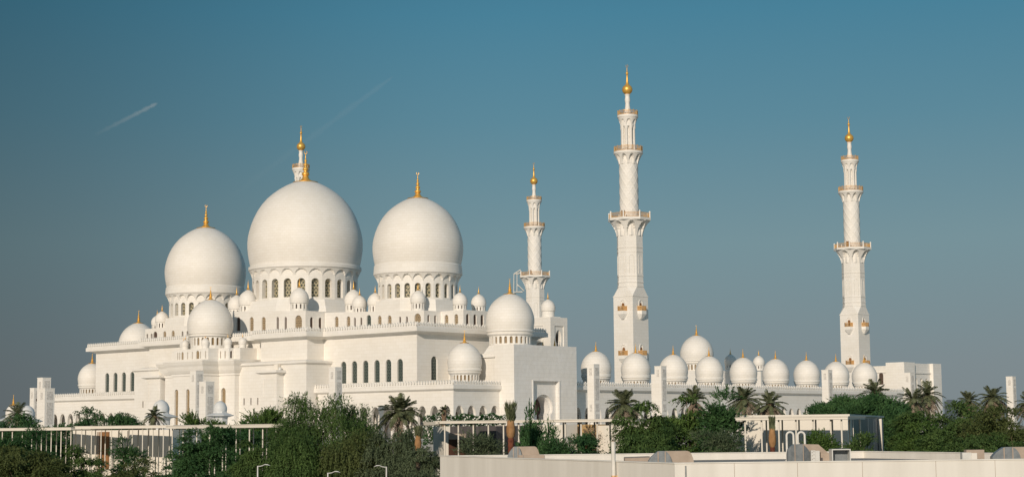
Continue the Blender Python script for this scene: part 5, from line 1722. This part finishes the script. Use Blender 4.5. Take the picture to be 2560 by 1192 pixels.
palm('upright date palm above the wide tree, in front of the courtyard arcade', 1735, 180, 1002, 40, 75, 26, 12, upmin=0.35)
palm('dense date palm above the left end of the right walkway', 1862, 175, 1000, 44, 76, 36, 20)
palm('date palm with drooping brown fronds rising over the right walkway', 1926, 165, 1010, 42, 77, 26, 20)
palm('date palm in front of the end block building, above the umbrella tree', 2190, 230, 985, 42, 78, 34, 20)
palm('left one of two overlapping date palms before the end block building', 2284, 222, 1000, 40, 79, 28, 20)
palm('right one of two overlapping date palms before the end block building', 2322, 226, 987, 38, 80, 30, 18)
palm('greyish date palm left of the last pylon, the lower of the pair', 2424, 240, 1002, 34, 81, 28, 20)
palm('dense date palm close to the left of the last pylon', 2484, 232, 995, 40, 82, 36, 22)
palm('date palm cut off by the right edge of the photo', 2572, 235, 1008, 36, 83, 28, 18)
palm('tiny young palm growing at the flowering hedge', 1110, 158, 1026, 16, 84, 18, 0, trunk_r=0.16, upmin=-0.1)

# newly planted palms with tied-up crowns
def tied_palm(label, px, d, ytop, ymid, ybot, wpx, seed, fan=1.0, burlap='burlap', bark='redbark'):
    p = at(px, d)
    s = d / FPX
    zt, zm, zb = zof(px, ytop, d), zof(px, ymid, d), zof(px, ybot, d)
    r = wpx / 2 * s
    t = thing('tied_palm', label, 'palm tree', (p.x, p.y, 0), 0, 'newly planted palms with tied crowns')
    m = MB()
    prof = []
    k = max(4, int(zb / 0.18))
    for i in range(k + 1): prof.append((r * 0.62 * (1 + (0.14 if i % 2 else 0)), zb * i / k))
    m.lathe(prof + [(0, zb + 0.05)], 10); m.obj('trunk', bark, t, True)
    m = MB()
    h = zm - zb
    m.lathe([(r * 0.5, zb - 0.02), (r * 0.85, zb + h * 0.12), (r * 1.0, zb + h * 0.35), (r * 0.97, zb + h * 0.55), (r * 0.80, zb + h * 0.82), (r * 0.74, zm), (0, zm + 0.05)], 14)
    m.obj('burlap_wrap', burlap, t, True)
    rng = np.random.default_rng(seed)
    n = 420
    az = rng.uniform(0, 2 * np.pi, n); rr = np.sqrt(rng.uniform(0, 1, n)) * r * 0.8
    H2 = zt - zm
    q = rng.uniform(0, 0.8, n)
    C0 = np.stack([rr * np.cos(az), rr * np.sin(az), zm - 0.2 + q * H2], 1)
    out = np.stack([np.cos(az) * 0.22 * fan, np.sin(az) * 0.22 * fan, np.ones(n)], 1) + 0.08 * rng.normal(size=(n, 3))
    out /= np.linalg.norm(out, axis=1)[:, None]
    ln = H2 * rng.uniform(0.25, 0.5, n)
    C = C0 + out * (ln * 0.5)[:, None] + np.stack([np.cos(az) * q * fan * r * 0.35, np.sin(az) * q * fan * r * 0.35, 0 * q], 1)
    link('tied_fronds', quads_mesh('tied_fronds', leaves(rng, C, out, ln, np.full(n, 0.06)), 'palm'), t)
tied_palm('young palm with a brown burlap wrapped bundle and brush of tied fronds in the centre', 1277, 127, 1000, 1050, 1094, 23, 91, 1.1)
tied_palm('young palm with an orange burlap wrapped bundle under green tied fronds, before the right walkway', 1930, 126, 1036, 1070, 1117, 19, 92, 0.1)
tied_palm('small cone of orange burlap among the grey green bushes under the date palm', 1045, 138, 1060, 1088, 1126, 17, 93, 0.8, bark='bark')
tree('bush', 'small grey green bush at the foot of the orange burlap cone', 'bush', 1050, 135, 1122, 120, 'dusty', 50, GB, twigs=1300, per=11, leaf=0.24, width=0.085, tlen=1.0, droop=0.5, lobes=14, base=0.4)

# ------------------------------------------------------------------ vapour trail high in the sky
def skypt(px, py, d):
    return Vector((0, 0, EYE)) + (F + RT * ((px - 1280) / FPX) - UP * ((py - 596) / FPX)) * d
a, b = skypt(236, 338, 9000), skypt(394, 258, 9000)
ct = thing('vapour_trail', 'short faint white vapour trail slanting up in the blue sky at the upper left', 'vapour trail', tuple(b))
mt = bpy.data.materials.new('vapour')
mt.use_nodes = True
n_, l_ = mt.node_tree.nodes, mt.node_tree.links
n_.clear()
out = n_.new('ShaderNodeOutputMaterial'); mixn = n_.new('ShaderNodeMixShader'); tr = n_.new('ShaderNodeBsdfTransparent'); df = n_.new('ShaderNodeBsdfDiffuse')
df.inputs[0].default_value = (0.8, 0.8, 0.8, 1)
lw = n_.new('ShaderNodeLayerWeight'); lw.inputs[0].default_value = 0.5
tcn = n_.new('ShaderNodeTexCoord'); spn = n_.new('ShaderNodeSeparateXYZ'); l_.new(tcn.outputs['Generated'], spn.inputs[0])
inv = n_.new('ShaderNodeMath'); inv.operation = 'SUBTRACT'; inv.inputs[0].default_value = 1.0; l_.new(lw.outputs['Facing'], inv.inputs[1])
pw = n_.new('ShaderNodeMath'); pw.operation = 'MULTIPLY'; l_.new(inv.outputs[0], pw.inputs[0]); l_.new(spn.outputs['X'], pw.inputs[1])
sc2 = n_.new('ShaderNodeMath'); sc2.operation = 'MULTIPLY'; sc2.inputs[1].default_value = 0.075; l_.new(pw.outputs[0], sc2.inputs[0])
l_.new(sc2.outputs[0], mixn.inputs[0]); l_.new(tr.outputs[0], mixn.inputs[1]); l_.new(df.outputs[0], mixn.inputs[2]); l_.new(mixn.outputs[0], out.inputs[0])
m = MB()
K = 24
pts = [(a.lerp(b, k / K) - b) for k in range(K + 1)]
m.tube(pts, [12 + 2.0 * math.sin(k * 1.7) + 1.5 * math.sin(k * 4.1) - 8 * max(0, k - 22) / 2 for k in range(K + 1)], 10)
m.obj('trail', mt, ct, True)
a, b = skypt(540, 520, 11000), skypt(985, 190, 11000)
ct2 = thing('vapour_trail', 'long very faint vapour streak rising to the right above the largest dome', 'vapour trail', tuple(b))
mt2 = mt.copy()
for nd in mt2.node_tree.nodes:
    if nd.type == 'MATH' and abs(nd.inputs[1].default_value - 0.075) < 1e-6: nd.inputs[1].default_value = 0.014
m = MB()
K = 40
m.tube([(a.lerp(b, k / K) - b) for k in range(K + 1)], [22 + 5 * math.sin(k * 0.9) + 3 * math.sin(k * 2.3) - 16 * max(0, k - 34) / 6 for k in range(K + 1)], 10)
m.obj('trail', mt2, ct2, True)
